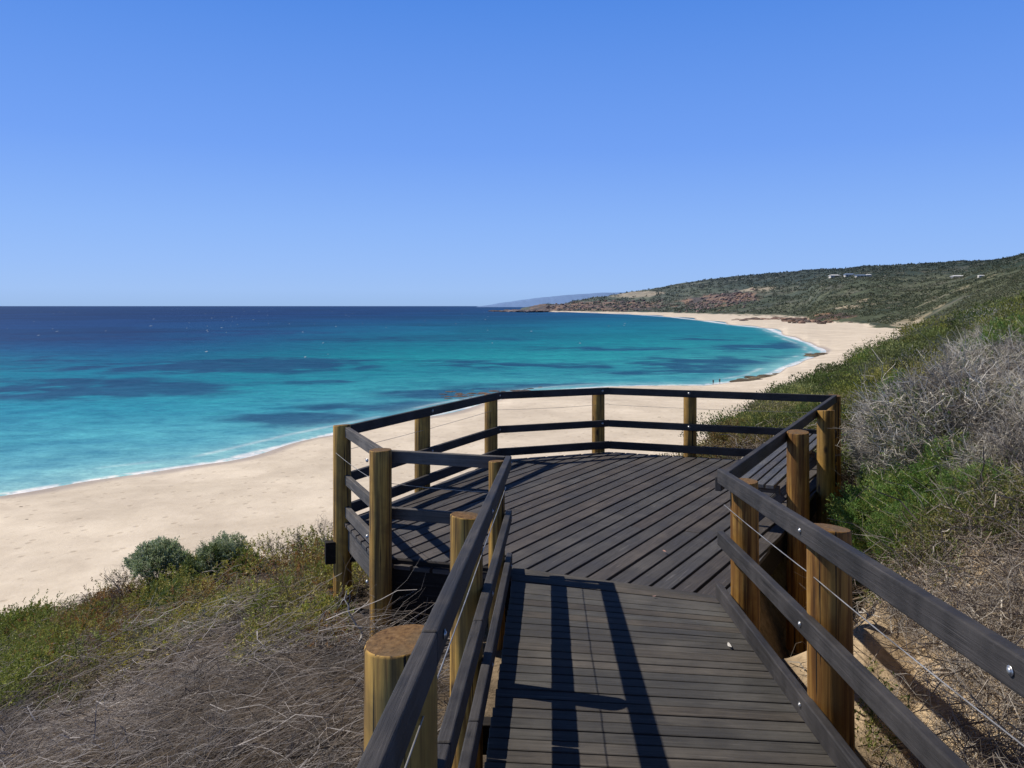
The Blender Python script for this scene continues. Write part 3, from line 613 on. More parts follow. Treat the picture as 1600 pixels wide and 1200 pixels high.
def cyl(p, r, z0, z1, lean=(0, 0), seed=0, mat='post', parent=None, name='post', sides=28, label=None):
    rr = random.Random(seed); bm = bmesh.new(); rings = []; K = 16
    ph = rr.uniform(0, 6.28); cz = rr.uniform(-.012, .012)
    for k in range(K+3):
        if k < K: t = k/(K-1); z = z0+(z1-.008-z0)*t; q = 1
        elif k == K: z = z1-.003; q = .985
        elif k == K+1: z = z1; q = .955
        else: z = z1+.001; q = .5
        t = (z-z0)/(z1-z0); ring = []
        for i in range(sides):
            th = i/sides*6.2832; rad = r*q*(1+.018*math.sin(th*2+ph+t*2)+.010*math.sin(th*5+ph*2-t*3))*(1.04-.05*t)
            ring.append(bm.verts.new((p[0]+lean[0]*t+rad*math.cos(th), p[1]+lean[1]*t+rad*math.sin(th), z+(cz*math.cos(th+ph)*q if k >= K-1 else 0))))
        rings.append(ring)
    for a, b in zip(rings[:-1], rings[1:]):
        for i in range(sides): f = bm.faces.new((a[i], a[(i+1) % sides], b[(i+1) % sides], b[i])); f.smooth = True
    f = bm.faces.new(rings[-1]); f.material_index = 1
    bm.faces.ensure_lookup_table()
    for f in bm.faces[(K+1)*sides:]: f.material_index = 1; f.smooth = False
    me = bpy.data.meshes.new(name); bm.to_mesh(me); bm.free()
    o = link(name, me, [M[mat], M['end']], parent)
    if label: o['label'] = label
    return o
def bolt(p, nrm, parent, r=.010):
    bm = bmesh.new(); n = Vector(nrm).normalized(); q = n.to_track_quat('Z', 'Y').to_matrix().to_4x4()
    bmesh.ops.create_cone(bm, cap_ends=True, segments=14, radius1=r*1.5, radius2=r*1.45, depth=.003, matrix=Matrix.Translation(Vector(p)+n*.0015)@q)
    bmesh.ops.create_uvsphere(bm, u_segments=12, v_segments=8, radius=r, matrix=Matrix.Translation(Vector(p)+n*.003)@q@Matrix.Scale(.6, 4, V3(0, 0, 1)))
    for f in bm.faces: f.smooth = True
    me = bpy.data.meshes.new('bolt'); bm.to_mesh(me); bm.free(); return link('bolt', me, M['steel'], parent)
def wire(pts, parent, r=.0022):
    P = np.array([pts], float); V, Q = tubes(P, r, r, 6); return link('wire', mesh_np('wire', V, Q, None, True), M['wire'], parent)
def sag(a, b, s=.015, n=9):
    t = np.linspace(0, 1, n)[:, None]; P = np.array(a)*(1-t)+np.array(b)*t; P[:, 2] -= (4*s*t*(1-t))[:, 0]; return P
# ---- platform railing
prail = empty('platform_railing', (1.2, 8.6, DZ)); tag(prail, 'dark timber railing on round posts enclosing the viewing platform', 'railing')
MID = .465                       # top of the middle rail below the top rail
TOE = .80
def seg(a, b, k, inside=True, mat='rail', parts=(0, 1, 2), ext=(.0, .0)):
    A = V3(*a, 0); B = V3(*b, 0); ax = (B-A).normalized(); sd = V3(-ax.y, ax.x, 0); c = V3(1.2, 8.6, 0)
    if sd.dot(c-A) < 0: sd = -sd
    A = A-ax*ext[0]; B = B+ax*ext[1]
    for i, (z, nm, hh) in enumerate(((RZ, 'top_rail', .098), (RZ-MID, 'middle_rail', .095), (RZ-TOE+.03, 'toe_rail', .105))):
        if i in parts:
            zz = z-.0015*k
            w = Wood(); w.bar(A+V3(0, 0, zz), B+V3(0, 0, zz), sd, .046, hh, 1.0); w.done(nm, M[mat], prail, .006, 3)
    return ax, sd
seg(pA, pB, 0, ext=(.01, .01)); seg(pB, pC, 1, ext=(-.02, .0)); seg(pC, pD, 2, ext=(-.02, -.0)); seg(pD, pE, 3, ext=(.03, -.01), parts=(0,))
seg(pA, pF, 4, mat='railgrey', ext=(-.012, .0)); seg(pF, pG, 5, mat='railgrey', ext=(-.02, -.03), parts=(0, 1))
w = Wood(); w.bar(V3(-1.05, 6.50, DZ+.03), V3(-.08, 6.24, DZ+.03), V3(0, 1, 0), .05, .05, 1.0); w.done('toe_rail', M['joist'], prail)
def out(p, q, s, off):           # a point at fraction s of an edge pushed outwards
    P = Vector(p).lerp(Vector(q), s); ax = (Vector(q)-Vector(p)).normalized(); n = Vector((-ax.y, ax.x))
    if n.dot(Vector((1.2, 8.6))-P) > 0: n = -n
    return P+n*off, n
posts = []
def ppost(p, q, s, r, top, base, seed, mat='post', lean=(0, 0), bolts=True, off=None, side=-1):
    P, n = out(p, q, s, (off if off is not None else r+.003)); o = cyl(P, r, base, top, lean, seed, mat, prail)
    if bolts:
        for z in (RZ-.045, RZ-MID-.045): bolt(V3(P.x-n.x*(r+.003+.046), P.y-n.y*(r+.003+.046), z), (-n.x, -n.y, 0), o, .012)
    return P
ppost(pA, pB, .0, .086, RZ+.006, -3.5, 1, off=.008, bolts=False, lean=(-0.006, 0))
ppost(pA, pB, .47, .090, RZ-.05, -4.6, 2)
ppost(pA, pB, .985, .090, RZ-.035, -6.5, 3)
ppost(pB, pC, .93, .092, RZ-.03, -5, 4)
ppost(pC, pD, .375, .092, RZ-.03, -5, 5)
ppost(pC, pD, .99, .09, RZ-.02, -3.6, 6, bolts=False)
for zz, nm in ((RZ-.47, 'middle_rail'), (RZ-.80, 'toe_rail')):
    a_, _n = out(pE, pD, .80, -.005); b_, _n = out(pE, pD, .995, -.005)
    w = Wood(); w.bar(V3(a_.x, a_.y, zz), V3(b_.x, b_.y, zz), V3(-1, .5, 0), .046, .10, 1.0); w.done(nm, M['rail'], prail, .006, 3)
ppost(pE, pD, .405, .100, RZ-.005, -3.2, 7, 'postw', bolts=False)
ppost(pE, pD, .715, .095, RZ-.01, -3.4, 8, bolts=False)
PE = cyl((1.61, 5.44), .095, -3.2, RZ-.03, (-.02, 0), 9, 'postw', prail)
PF = cyl((-1.055, 6.375), .090, -3.2, RZ+.015, (0.0, 0), 10, 'post', prail)
bolt((-1.15, 6.30, RZ-.055), (-.6, -.8, 0), PF, .011); bolt((-1.15, 6.30, RZ-.66), (-.6, -.8, 0), PF, .011); bolt((-1.15, 6.30, RZ-1.02), (-.6, -.8, 0), PF, .011)
zw = RZ-.255
for a, b in ((pA, pB), (pB, pC), (pC, pD)):
    wire(sag((*outset(a, k=.05), zw), (*outset(b, k=.05), zw+.01)), prail)
wire(sag((pA[0]-.06, pA[1]-.06, zw), (pF[0]-.03, pF[1]-.0, zw-.01)), prail); wire(sag((pF[0], pF[1]-.01, zw-.01), (pG[0], pG[1], zw-.03)), prail)

# ---- bench along the landward rail
u = (Vector(pD)-Vector(pE)).normalized(); nin = Vector((-u.y, u.x)); 
if nin.dot(Vector((1.2, 8.6))-Vector(pE)) < 0: nin = -nin
def BP(s, off, z): p = Vector(pE)+u*s+nin*off; return V3(p.x, p.y, z)
bench = empty('slatted_bench', tuple(BP(3.2, .3, DZ))); tag(bench, 'dark slatted timber bench built along the landward rail of the platform', 'bench')
w = Wood()
for k in range(5): w.bar(BP(2.1, .07+k*.092, DZ+.45), BP(5.4, .07+k*.092, DZ+.45), V3(nin.x, nin.y, 0), .072, .035, random.uniform(.85, 1.2))
w.done('seat', M['bench'], bench, .004, 2)
for s in (2.25, 3.3, 4.3, 5.25):
    w = Wood(); w.bar(BP(s, .05, DZ+.412), BP(s, .53, DZ+.412), V3(u.x, u.y, 0), .045, .07, 1.0)
    w.bar(BP(s+.05, .06, DZ+.34), BP(s+.05, .40, DZ+.0), V3(u.x, u.y, 0), .045, .08, 1.0); w.done('leg', M['railgrey'], bench)

# ---- ramp
ramp = empty('ramp', (.7, 3.2, DZ-.3)); tag(ramp, 'dark timber ramp with cross boards leading down to the platform', 'ramp')
def rampz(y): return DZ+.074*max(0, 6.0-y)+.008
w = Wood(); k = 0
while True:
    s0 = -(.075+.40*math.exp(-k/9)); yR = 5.66-.1005*k; y2R = yR-.1005+.011
    s1 = -(.075+.40*math.exp(-(k+1)/9))
    xR = 1.50-.0476*(6-yR); xL = .02-.0476*(6-yR)
    if yR < -.6: break
    yL = yR-s0*(xR-xL); y2L = y2R-s1*(xR-xL)-.0
    j = random.uniform(-.004, .004); zt = random.uniform(-.002, .002)
    c = [(xL+j, yL), (xL+j, y2L), (xR+j, y2R), (xR+j, yR)]
    bot = [V3(x, y, rampz(y)-.036+zt) for x, y in c]
    w.solid(bot, V3(0, 0, .036), bot[3]-bot[0]); k += 1
w.done('decking', M['ramp'], ramp, .003, 1)
for xo in (.06, .75, 1.42):
    w = Wood(); w.bar(V3(xo, 6.0-.1, rampz(5.9)-.05), V3(xo-.0476*6.4, -.4, rampz(-.4)-.05), V3(1, 0, 0), .06, .2, 1.0); w.done('joist', M['joist'], ramp)
for y in (4.2, 1.6):
    w = Wood(); w.bar(V3(-.30, y, rampz(y)-.26), V3(1.60, y, rampz(y)-.26), V3(0, 1, 0), .09, .16, 1.0); w.done('bearer', M['joist'], ramp)
def ramprail(name, x6, side, specs, label):
    """x6: x of the inner face line at y=6.18;  side: -1 left, +1 right (where the posts stand)"""
    r = empty(name, (x6, 3, DZ-.5)); tag(r, label, 'railing')
    X = lambda y: x6-.0476*(6.18-y)
    for (nm, drop, hh, y1, joints, xo) in specs:
        ys = [y1]+joints+[-.5]
        for i, (a, b) in enumerate(zip(ys[:-1], ys[1:])):
            w = Wood(); za = RZ+.074*(6.18-a)-drop; zb = RZ+.074*(6.18-b)-drop
            w.bar(V3(X(a)+xo, a-(.004 if i else 0), za), V3(X(b)+xo, b+.004, zb), V3(side, 0, 0), .046, hh, 1.0); w.done(nm, M['rail'], r, .008, 3)
    return r, X
lr, LX = ramprail('ramp_railing', -.005, -1, [('top_rail', 0, .098, 6.22, [2.12], 0), ('middle_rail', .43, .095, 6.26, [3.55, 2.4], .0), ('toe_rail', .79, .11, 6.35, [3.35], .0)], 'left railing of the ramp, its broad near post sawn level')
rr, RX = ramprail('ramp_railing', 1.44, 1, [('top_rail', 0, .098, 5.44, [], 0), ('middle_rail', .425, .095, 5.44, [], 0), ('toe_rail', .80, .10, 5.50, [], .0)], 'right railing of the ramp beside the sandy bank, with a wire strung between its rails')
def rpost(par, Xf, y, side, r, drop, seed, mat, base, dx=0, lean=(0, 0)):
    x = Xf(y)+side*(.046+r+.002)+dx; top = RZ+.074*(6.18-y)-drop; o = cyl((x, y), r, base, top, lean, seed, mat, par, sides=40)
    for dr in (.048, .475, .845): bolt((Xf(y)-side*.0015, y+.01, RZ+.074*(6.18-y)-dr), (-side, 0, 0), o, .009)
    return o
rpost(lr, LX, 6.12, -1, .062, .03, 21, 'post', -3.1)
rpost(lr, LX, 4.10, -1, .083, .065, 22, 'post', -3.1)
rpost(lr, LX, 2.23, -1, .101, .060, 23, 'post', -3.0, .030)
rpost(lr, LX, .30, -1, .085, .060, 24, 'post', -2.9)
rpost(rr, RX, 3.62, 1, .098, .03, 25, 'postw', -2.9, .0, (-.02, 0))
rpost(rr, RX, 1.96, 1, .100, .045, 26, 'postw', -2.8, .01)
bolt((1.438, 5.41, RZ-.035), (-1, -.3, 0), PE, .010); bolt((1.438, 5.41, RZ-.465), (-1, -.3, 0), PE, .010)
for par, Xf, sd, y1 in ((lr, LX, -1, 6.2), (rr, RX, 1, 5.42)):
    wl = [y1]+([4.1, 2.23] if sd < 0 else [3.62, 1.96])+[-.3]
    for a, b in zip(wl[:-1], wl[1:]): wire(sag((Xf(a)+sd*.045, a, RZ+.074*(6.18-a)-.245), (Xf(b)+sd*.045, b, RZ+.074*(6.18-b)-.245), .006), par, .0026)

# fallen leaves and flakes on the boards
for i, (px, py, s, c) in enumerate(((1038, 862, .055, (.40, .22, .18)), (1140, 1010, .07, (.55, .53, .5)), (1166, 985, .05, (.5, .5, .48)), (1022, 933, .035, (.4, .25, .22)))):
    y = None
    for yy in np.linspace(2, 9, 1400):
        if -(py-HZ)/F*yy <= rampz(yy)+.008: y = yy; break
    p = W(px, py, y); rg = np.random.default_rng(i)
    th = np.linspace(0, 2*np.pi, 9)[:-1]; a = rg.uniform(0, 3)
    ex = s*.5*np.cos(th)*rg.uniform(.8, 1.1, 8); ey = s*.16*np.sin(th)*rg.uniform(.7, 1.2, 8)
    V = np.stack([p[0]+ex*np.cos(a)-ey*np.sin(a), p[1]+ex*np.sin(a)+ey*np.cos(a), p[2]+.004+.006*np.abs(np.cos(th))], -1)
    o = link('fallen_leaf', mesh_np('fallen_leaf', V, np.arange(8)[None]), flat('dry_leaf', c, .8, 30)); o.data.update()
    tag(o, ('pinkish dry leaf lying on the diagonal deck boards', 'pale curled leaf on a ramp board near the right toe rail', 'small pale flake on the ramp against the right toe rail', 'small pinkish leaf where ramp boards meet the deck')[i], 'leaf')
# ------------------------------------------------------------------ vegetation near the lookout
def pxpy(x, y): 
    z = ground(x, y); return 800+F*x/y, HZ-F*z/y, z
def rampclear(x, y, m=.1):
    """True where plants may stand (not under or through the timber)"""
    xl = -.02-.0476*(6-y); onr = (x > xl-.12-m) & (x < 1.62-.0476*(6-y)+m) & (y < 6.6)
    P = [pA, pB, pC, pD, pE, pG, pF]; ins = np.ones(x.shape, bool)
    for a, b in zip(P, P[1:]+P[:1]):
        nx, ny = b[1]-a[1], a[0]-b[0]; l = math.hypot(nx, ny); s = ((x-a[0])*nx+(y-a[1])*ny)/l
        sc = ((1.2-a[0])*nx+(8.6-a[1])*ny)/l; s = s*np.sign(sc)
        if a != pG: ins &= s > -m-.06
    return ~(onr | ins)
def blob(px, py, l):
    m = np.zeros(px.shape)
    for qx, qy, rx, ry, s in l: m = np.maximum(m, s*np.exp(-(((px-qx)/rx)**2+((py-qy)/ry)**2)))
    return m
LEAFZ = [(400, 870, 140, 45, 1.6), (480, 930, 110, 50, 1.4), (250, 970, 130, 35, 1.5), (120, 1010, 110, 30, 1.5), (60, 1090, 90, 50, 1.1), (380, 1010, 60, 25, .9), (440, 905, 130, 55, 1.5), (560, 900, 80, 60, 1.3), (330, 900, 90, 50, 1.3), (30, 1015, 80, 40, 1.6), (20, 1060, 60, 45, 1.1), (180, 960, 90, 30, 1.2), (100, 1100, 60, 40, .8), (650, 930, 70, 60, 1.2), (230, 1050, 70, 25, .6), (480, 980, 90, 40, .9), (300, 960, 90, 30, 1.0)]
def thickets(r, n, blobw, yr, ar, lean, tone=1.0, size=(.55, 1.15)):
    """small bare branching bushes set in the brush"""
    protos = []
    for k in range(4):
        rr = np.random.default_rng(200+k); tp, _ = branching(rr, .36, .26, n=(9, 45, 220, 520), r0=.006, col=[(.27, .245, .225), (.40, .37, .34), (.18, .155, .14)], lean=lean, tipr=.0012, curl=.6); protos.append(merge(tp))
    out_ = []; t = 0
    while len(out_) < n and t < 4000:
        t += 1; y = r.uniform(*yr); x = r.uniform(*ar)*y; px, py, z = pxpy(np.array([x]), np.array([y]))
        if not blobw(px[0], py[0]) or not rampclear(np.array([x]), np.array([y]), .35)[0]: continue
        V, Q, C = protos[len(out_) % 4]; a = r.normal()*.5; s_ = r.uniform(*size); c, si = math.cos(a), math.sin(a)
        V = np.stack([V[:, 0]*c-V[:, 1]*si, V[:, 0]*si+V[:, 1]*c, V[:, 2]*r.uniform(.7, 1.2)], -1)*s_; V[:, 0] += x; V[:, 1] += y; V[:, 2] += ground(V[:, 0], V[:, 1])-.02
        keep = rampclear(V[:, 0], V[:, 1], .0); fk = keep[Q].all(1); out_.append((V, Q[fk], C*tone*r.uniform(.65, 1.25)))
    return out_
def near_cover():
    r = np.random.default_rng(5)
    # ---- left of the ramp
    n = 60000; y = r.uniform(1.6, 14.5, n)**1.0; a = r.uniform(-.80, .02, n); x = a*y
    px, py, z = pxpy(x, y); ok = rampclear(x, y); x, y, z, px, py = x[ok], y[ok], z[ok], px[ok], py[ok]
    lz = blob(px, py, LEAFZ)*(.25+1.5*fbm(x*1.5, y*1.5, 7, 4))
    # swept dead brush
    dead = (r.random(len(x)) < np.clip(1.25-lz*.75, .25, 1)) & (r.random(len(x)) < .80)
    X, Y, Z = x[dead], y[dead], z[dead]; m = len(X)
    P0 = np.stack([X, Y, Z+r.uniform(-.04, .34, m)*sst(.3, .7, fbm(X*1.5, Y*1.5, 9, 3))*1.2], -1)
    sw = fbm(X*.6, Y*.6, 12, 3)*2-1
    D = np.stack([.80+0*X, .42+sw*.7, .12+r.normal(size=m)*.16], -1)+r.normal(size=(m, 3))*np.array([.30, .35, .12])
    rnd = r.random(m) < .30; D[rnd] = rvec(rnd.sum(), r)*np.array([1, 1, .6])
    far_ = Y > 7
    L = r.uniform(.18, .75, m)*np.where(rnd, .5, 1)*np.where(far_, .7, 1)
    P = paths(P0, D, L, 6, .28, .35, r, .12); q, _, gzz = 0, 0, ground(P[:, -1, 0], P[:, -1, 1])
    lift = np.maximum(0, gzz+.01-P[:, -1, 2])[:, None]*np.linspace(0, 1, 6)[None]; P[..., 2] += lift
    okp = rampclear(P[:, -1, 0], P[:, -1, 1], .02); P = P[okp]; m = len(P)
    tone = pal([(.29, .265, .245), (.20, .18, .165), (.42, .395, .37), (.14, .12, .11), (.25, .21, .17)], m, r)
    tone = tone*np.array([.86, .84, .85])*(.25+1.35*fbm(P[:, 0, 0]*1.8, P[:, 0, 1]*1.8, 25, 4)**1.5)[:, None]*1.15*(1+.25*(P[:, 0, 2:3]-ground(P[:, 0, 0], P[:, 0, 1])[:, None] > .12))
    rad = r.choice([.0010, .0015, .0022, .0042], m, p=[.44, .35, .17, .04])*np.where(r.random(m) < .012, 2.0, 1.)*(P[:, 0, 1]/4.5)**.6
    th = r.random(m) < np.where(P[:, 0, 1] < 6.5, .68, .9); P, rad, tone = P[th], rad[th], tone[th]
    V, Q = tubes(P, rad, rad*.45); parts = [(V, Q, np.repeat(tone, 18, axis=0))]
    parts += thickets(r, 58, blobw=lambda px, py: (px > -120) & (px < 575) & (py > 985), yr=(2.4, 7.5), ar=(-.74, -.15), lean=(.5, .25, 0), tone=.78)
    o = link('dead_brush', mesh_np('dead_brush', *merge(parts)), M['twig']); tag(o, 'wind swept tangle of dead grey twigs covering the slope left of the ramp', 'brush', kind='stuff')
    # leafy creeping cover: low cushions with gaps between them
    pt = sst(.40, .56, fbm(x*1.9, y*1.9, 27, 3)); lf = np.where(r.random(len(x)) < np.clip(lz*1.3-.22, 0, 1)*.075*(.10+.90*pt))[0]; X, Y = x[lf], y[lf]; n = len(X)
    rad = r.uniform(.09, .24, n)*(1+.02*Y)*1.2*(1+1.0*sst(.9, 1.5, lz[lf])*r.random(n)); kk = fbm(X*.9, Y*.9, 17, 3)+r.normal(size=n)*.06; px2 = 800+F*X/Y+r.normal(size=n)*45
    cls = np.where(px2 < 95, 1, np.where(kk > .58, 2, np.where(r.random(n) < .22, 1, np.where(r.random(n) < .30, 3, np.where(r.random(n) < .12, 4, 0)))))
    pc = ([(.44, .40, .09), (.34, .34, .075), (.50, .43, .14)], [(.26, .30, .065), (.33, .35, .08), (.19, .23, .05)], [(.36, .20, .07), (.34, .25, .08), (.26, .14, .06)], [(.38, .34, .17), (.28, .26, .12), (.33, .25, .13)], [(.20, .23, .15), (.26, .28, .20)])
    parts = []
    for c_, cols in enumerate(pc):
        q = np.where(cls == c_)[0]
        if not len(q): continue
        ns = 44; m = len(q)*ns; d = rvec(m, r); d[:, 2] = np.abs(d[:, 2]); R = np.repeat(rad[q], ns)*(1-.4*r.random(m)**2)
        C = np.stack([np.repeat(X[q], ns)+d[:, 0]*R, np.repeat(Y[q], ns)+d[:, 1]*R, 0*R], -1); C[:, 2] = ground(C[:, 0], C[:, 1])+.02+d[:, 2]*R*r.uniform(.95, 1.45)
        ok = rampclear(C[:, 0], C[:, 1], .0)
        tint = np.repeat(r.uniform(.65, 1.25, len(q)), ns)[ok]
        V, Q, Cc = sprig_cloud(r, C[ok], d[ok]+[0, 0, .4], 10, .026, .013, cols, slen=.075, var=.15); Cc = Cc*np.repeat(tint, 40)[:, None]; parts.append((V, Q, Cc))
    o = link('creeping_cover', mesh_np('creeping_cover', *merge(parts)), M['leaf']); tag(o, 'olive and rust coloured creeping plants on the slope below the platform', 'ground cover', kind='stuff')
    # ---- right of the ramp: twig litter on the bank, sand left open
    n = 42000; y = r.uniform(1.8, 13, n); a = r.uniform(.27, .95, n); x = a*y
    px, py, z = pxpy(x, y); ok = rampclear(x, y, .12) & ~((x-(1.43+(y-5.43)*.563) < .75) & (y > 4.7) & (y < 11)); x, y, z, px, py = x[ok], y[ok], z[ok], px[ok], py[ok]
    bare = blob(px, py, [(1385, 1080, 75, 150, 1.5), (1470, 1090, 50, 60, .5), (1330, 1180, 120, 90, 1.3), (1300, 1000, 60, 80, .9), (1200, 900, 60, 60, .7), (1560, 1010, 40, 40, .4)])
    f = fbm(x*2, y*2, 19, 4); dd = r.random(len(x)) < np.clip(1.1-bare*1.3+(f-.5)*.9, .03, .9)
    X, Y, Z = x[dd], y[dd], z[dd]; m = len(X)
    P0 = np.stack([X, Y, Z+r.uniform(-.02, .32, m)*f[dd]*1.6*np.clip(1-bare[dd], .1, 1)], -1)
    D = rvec(m, r)*np.array([1, 1, .55])+np.array([-.25, -.35, .1]); L = r.uniform(.12, .6, m)
    P = paths(P0, D, L, 6, .55, .6, r, .1); gzz = ground(P[:, -1, 0], P[:, -1, 1]); P[..., 2] += np.maximum(0, gzz+.01-P[:, -1, 2])[:, None]*np.linspace(0, 1, 6)[None]
    P = P[rampclear(P[:, -1, 0], P[:, -1, 1], .05)]; m = len(P)
    tone = pal([(.33, .29, .25), (.24, .20, .165), (.42, .38, .33), (.15, .12, .10), (.30, .24, .17)], m, r)
    rad = r.choice([.0014, .0022, .0036, .007], m, p=[.42, .36, .18, .04])*(P[:, 0, 1]/5)**.5
    V, Q = tubes(P, rad, rad*.45); parts = [(V, Q, np.repeat(tone, 18, axis=0))]
    parts += thickets(r, 34, blobw=lambda px, py: (px > 1400) & (px < 1680) & (py > 860), yr=(2.8, 6.8), ar=(.49, .70), lean=(-.2, -.3, 0), tone=1.05)
    o = link('dry_twigs', mesh_np('dry_twigs', *merge(parts)), M['twig']); tag(o, 'dry twigs and roots littering the sandy bank right of the ramp', 'twigs', kind='stuff')
    # yellow-green plants among them
    lz = blob(px, py, [(1440, 880, 60, 40, 1.4), (1560, 860, 60, 40, 1.2), (1370, 1190, 40, 15, 1.3), (1480, 930, 30, 25, 1.0), (1380, 960, 30, 30, .5), (1500, 820, 120, 40, 1.0), (1420, 740, 90, 60, .8)])*(.4+f)
    lf = r.random(len(x)) < np.clip(lz*1.2-.3, 0, 1); X, Y, Z = [np.repeat(q, 2) for q in (x[lf], y[lf], z[lf])]; m = len(X)
    X = X+r.normal(size=m)*.05; Y = Y+r.normal(size=m)*.05; Z = ground(X, Y)
    C = np.stack([X, Y, Z+r.uniform(.03, .34, m)], -1)
    pr = sprig_cloud(r, C, rvec(m, r)*.7+np.array([0, 0, 1.]), 11, .024, .010, OLIVE+[(.26, .23, .09)], slen=.11)
    o = link('creeping_cover', mesh_np('creeping_cover', *pr), M['leaf']); tag(o, 'yellow green plants scrambling through twigs right of the ramp', 'ground cover', kind='stuff')
near_cover()

# pale broken sticks that stand out of the brush
for i, (px, y, L, dx, dz, r0, lb) in enumerate(((395, 3.9, 1.5, .95, .10, .009, 'long pale branch lying across the dead brush, the nearest on the left slope'), (560, 5.9, .32, -.25, .8, .012, 'short pale forked stick standing by the foot of the tall left post'),
                                       (1560, 4.6, .9, .55, .6, .009, 'pale bent branch rising from the twig litter on the right bank'), (250, 5.2, 1.6, .9, .18, .008, 'long pale branch lying across the dead brush further down the left slope'))):
    rg = np.random.default_rng(100+i); x = (px-800)/F*y; p = np.array([[x, y, gz(x, y)+.14]])
    P = paths(p, np.array([[dx, .35, dz]]), [L], 9, .25, .5, rg); V, Q = tubes(P, r0, r0*.35, 6); pr = [(V, Q, np.tile([(.42, .39, .35)], (len(V), 1)))]
    s = P[0, rg.integers(2, 8, 7)]; P2 = paths(s, rvec(7, rg)+np.array([dx, .3, .3]), rg.uniform(.15, .35, 7)*L, 6, .4, .6, rg); V, Q = tubes(P2, r0*.45, r0*.15, 5); pr.append((V, Q, np.tile([(.40, .37, .33)], (len(V), 1))))
    o = link('fallen_branch', mesh_np('fallen_branch', *merge(pr), smooth=True), M['twig']); tag(o, lb, 'branch')

# ---- single shrubs, left slope
def X_(px, y): return (px-800)/F*y
def crest(px, back=.35):
    ys = np.linspace(7, 18, 200); g = ground((px-800)/F*ys, ys); return float(ys[np.argmax(g/ys)])-back
def bush_left():
    # domed sage bush on bare dark stems
    r = np.random.default_rng(31); P, D = dome_points(r, 1200, .42, .32, 12, .38, .1); P[:, 2] += .46
    tp, _ = branching(r, .42, .85, n=(14, 70, 420), r0=.012, col=[(.10, .085, .075), (.16, .14, .125)], lean=(0, 0, .2))
    place_bush('sage_bush', X_(246, crest(246)), crest(246), [sprig_cloud(r, P, D, 12, .034, .015, SAGE, slen=.10)], tp, 'round sage green bush on bare dark stems, standing at the edge above the sand')
    r = np.random.default_rng(32); P, D = dome_points(r, 1500, .44, .58, 12, .4, .2)
    tp, _ = branching(r, .42, .6, n=(10, 50, 260), r0=.010, col=BROWN)
    place_bush('green_bush', X_(338, crest(338)), crest(338), [sprig_cloud(r, P, D, 12, .034, .016, [(.12, .17, .06), (.18, .22, .08), (.10, .14, .05)], slen=.10), sprig_cloud(r, P[:900]*[.8, .8, 1.]+[0.10, .0, .16], D[:900], 12, .032, .013, SAGE, slen=.1)], tp, 'grey green bush right beside the round sage bush, on the edge above the sand')
    r = np.random.default_rng(33); P, D = dome_points(r, 900, .42, .34, 9, .4, .25); tp, _ = branching(r, .36, .35, n=(8, 40, 160), r0=.008, col=BROWN)
    place_bush('green_bush', X_(282, crest(282, .9)), crest(282, .9), [sprig_cloud(r, P, D, 14, .04, .007, [(.15, .24, .09), (.19, .28, .12), (.12, .19, .08)], slen=.12)], tp, 'low soft green cushion bush in front of the round sage bush')
    r = np.random.default_rng(34); P, D = dome_points(r, 1500, .75, .42, 10, .4, .3); tp, _ = branching(r, .6, .4, n=(8, 40, 160), r0=.008, col=BROWN)
    g = place_bush('green_bush', X_(30, crest(30)), crest(30), [sprig_cloud(r, P, D, 12, .036, .018, [(.20, .27, .05), (.26, .30, .06), (.15, .21, .045), (.30, .26, .07)], slen=.10)], tp, 'bright green leafy bush at the far left edge of the slope')
    copy_bush(g, X_(-60, crest(-60)), crest(-60), 'green leafy bush half cut off by the left picture edge', 1.5, 1.05)
    copy_bush(g, X_(150, crest(150)), crest(150), 'small green tuft on the dune edge between the leftmost bush and the leafless twigs', 2.5, (.45, .45, .6))
    copy_bush(g, X_(385, crest(385)), crest(385), 'low green bush on the dune edge, right of the two grey green bushes', 4.0, (.6, .6, .75))
    # leafless, twiggy bushes standing against the sand
    r = np.random.default_rng(35); tp, _ = branching(r, .55, .65, n=(12, 60, 300), r0=.008, col=[(.20, .17, .155), (.14, .12, .11)], tipr=.002)
    g = place_bush('bare_bush', X_(205, crest(205)), crest(205), None, tp, 'leafless dark twiggy bush left of the round sage bush')
    copy_bush(g, X_(130, crest(130)), crest(130), 'leafless twiggy bush low on the dune edge, the leftmost bare one', 1.1, (1.0, .8, .65))
    copy_bush(g, X_(440, crest(440)), crest(440), 'thin leafless bush on the dune edge halfway between the grey green bushes and the platform', 2.1, (1, .9, .7))
    copy_bush(g, X_(500, crest(500)), crest(500), 'grey leafless bush right beside the far left corner post', 3.3, (.75, .75, .95))
    copy_bush(g, X_(185, crest(185, .9)), crest(185, .9), 'small leafless bush just below the dark twiggy one', 4.3, (.8, .8, .7))
bush_left()

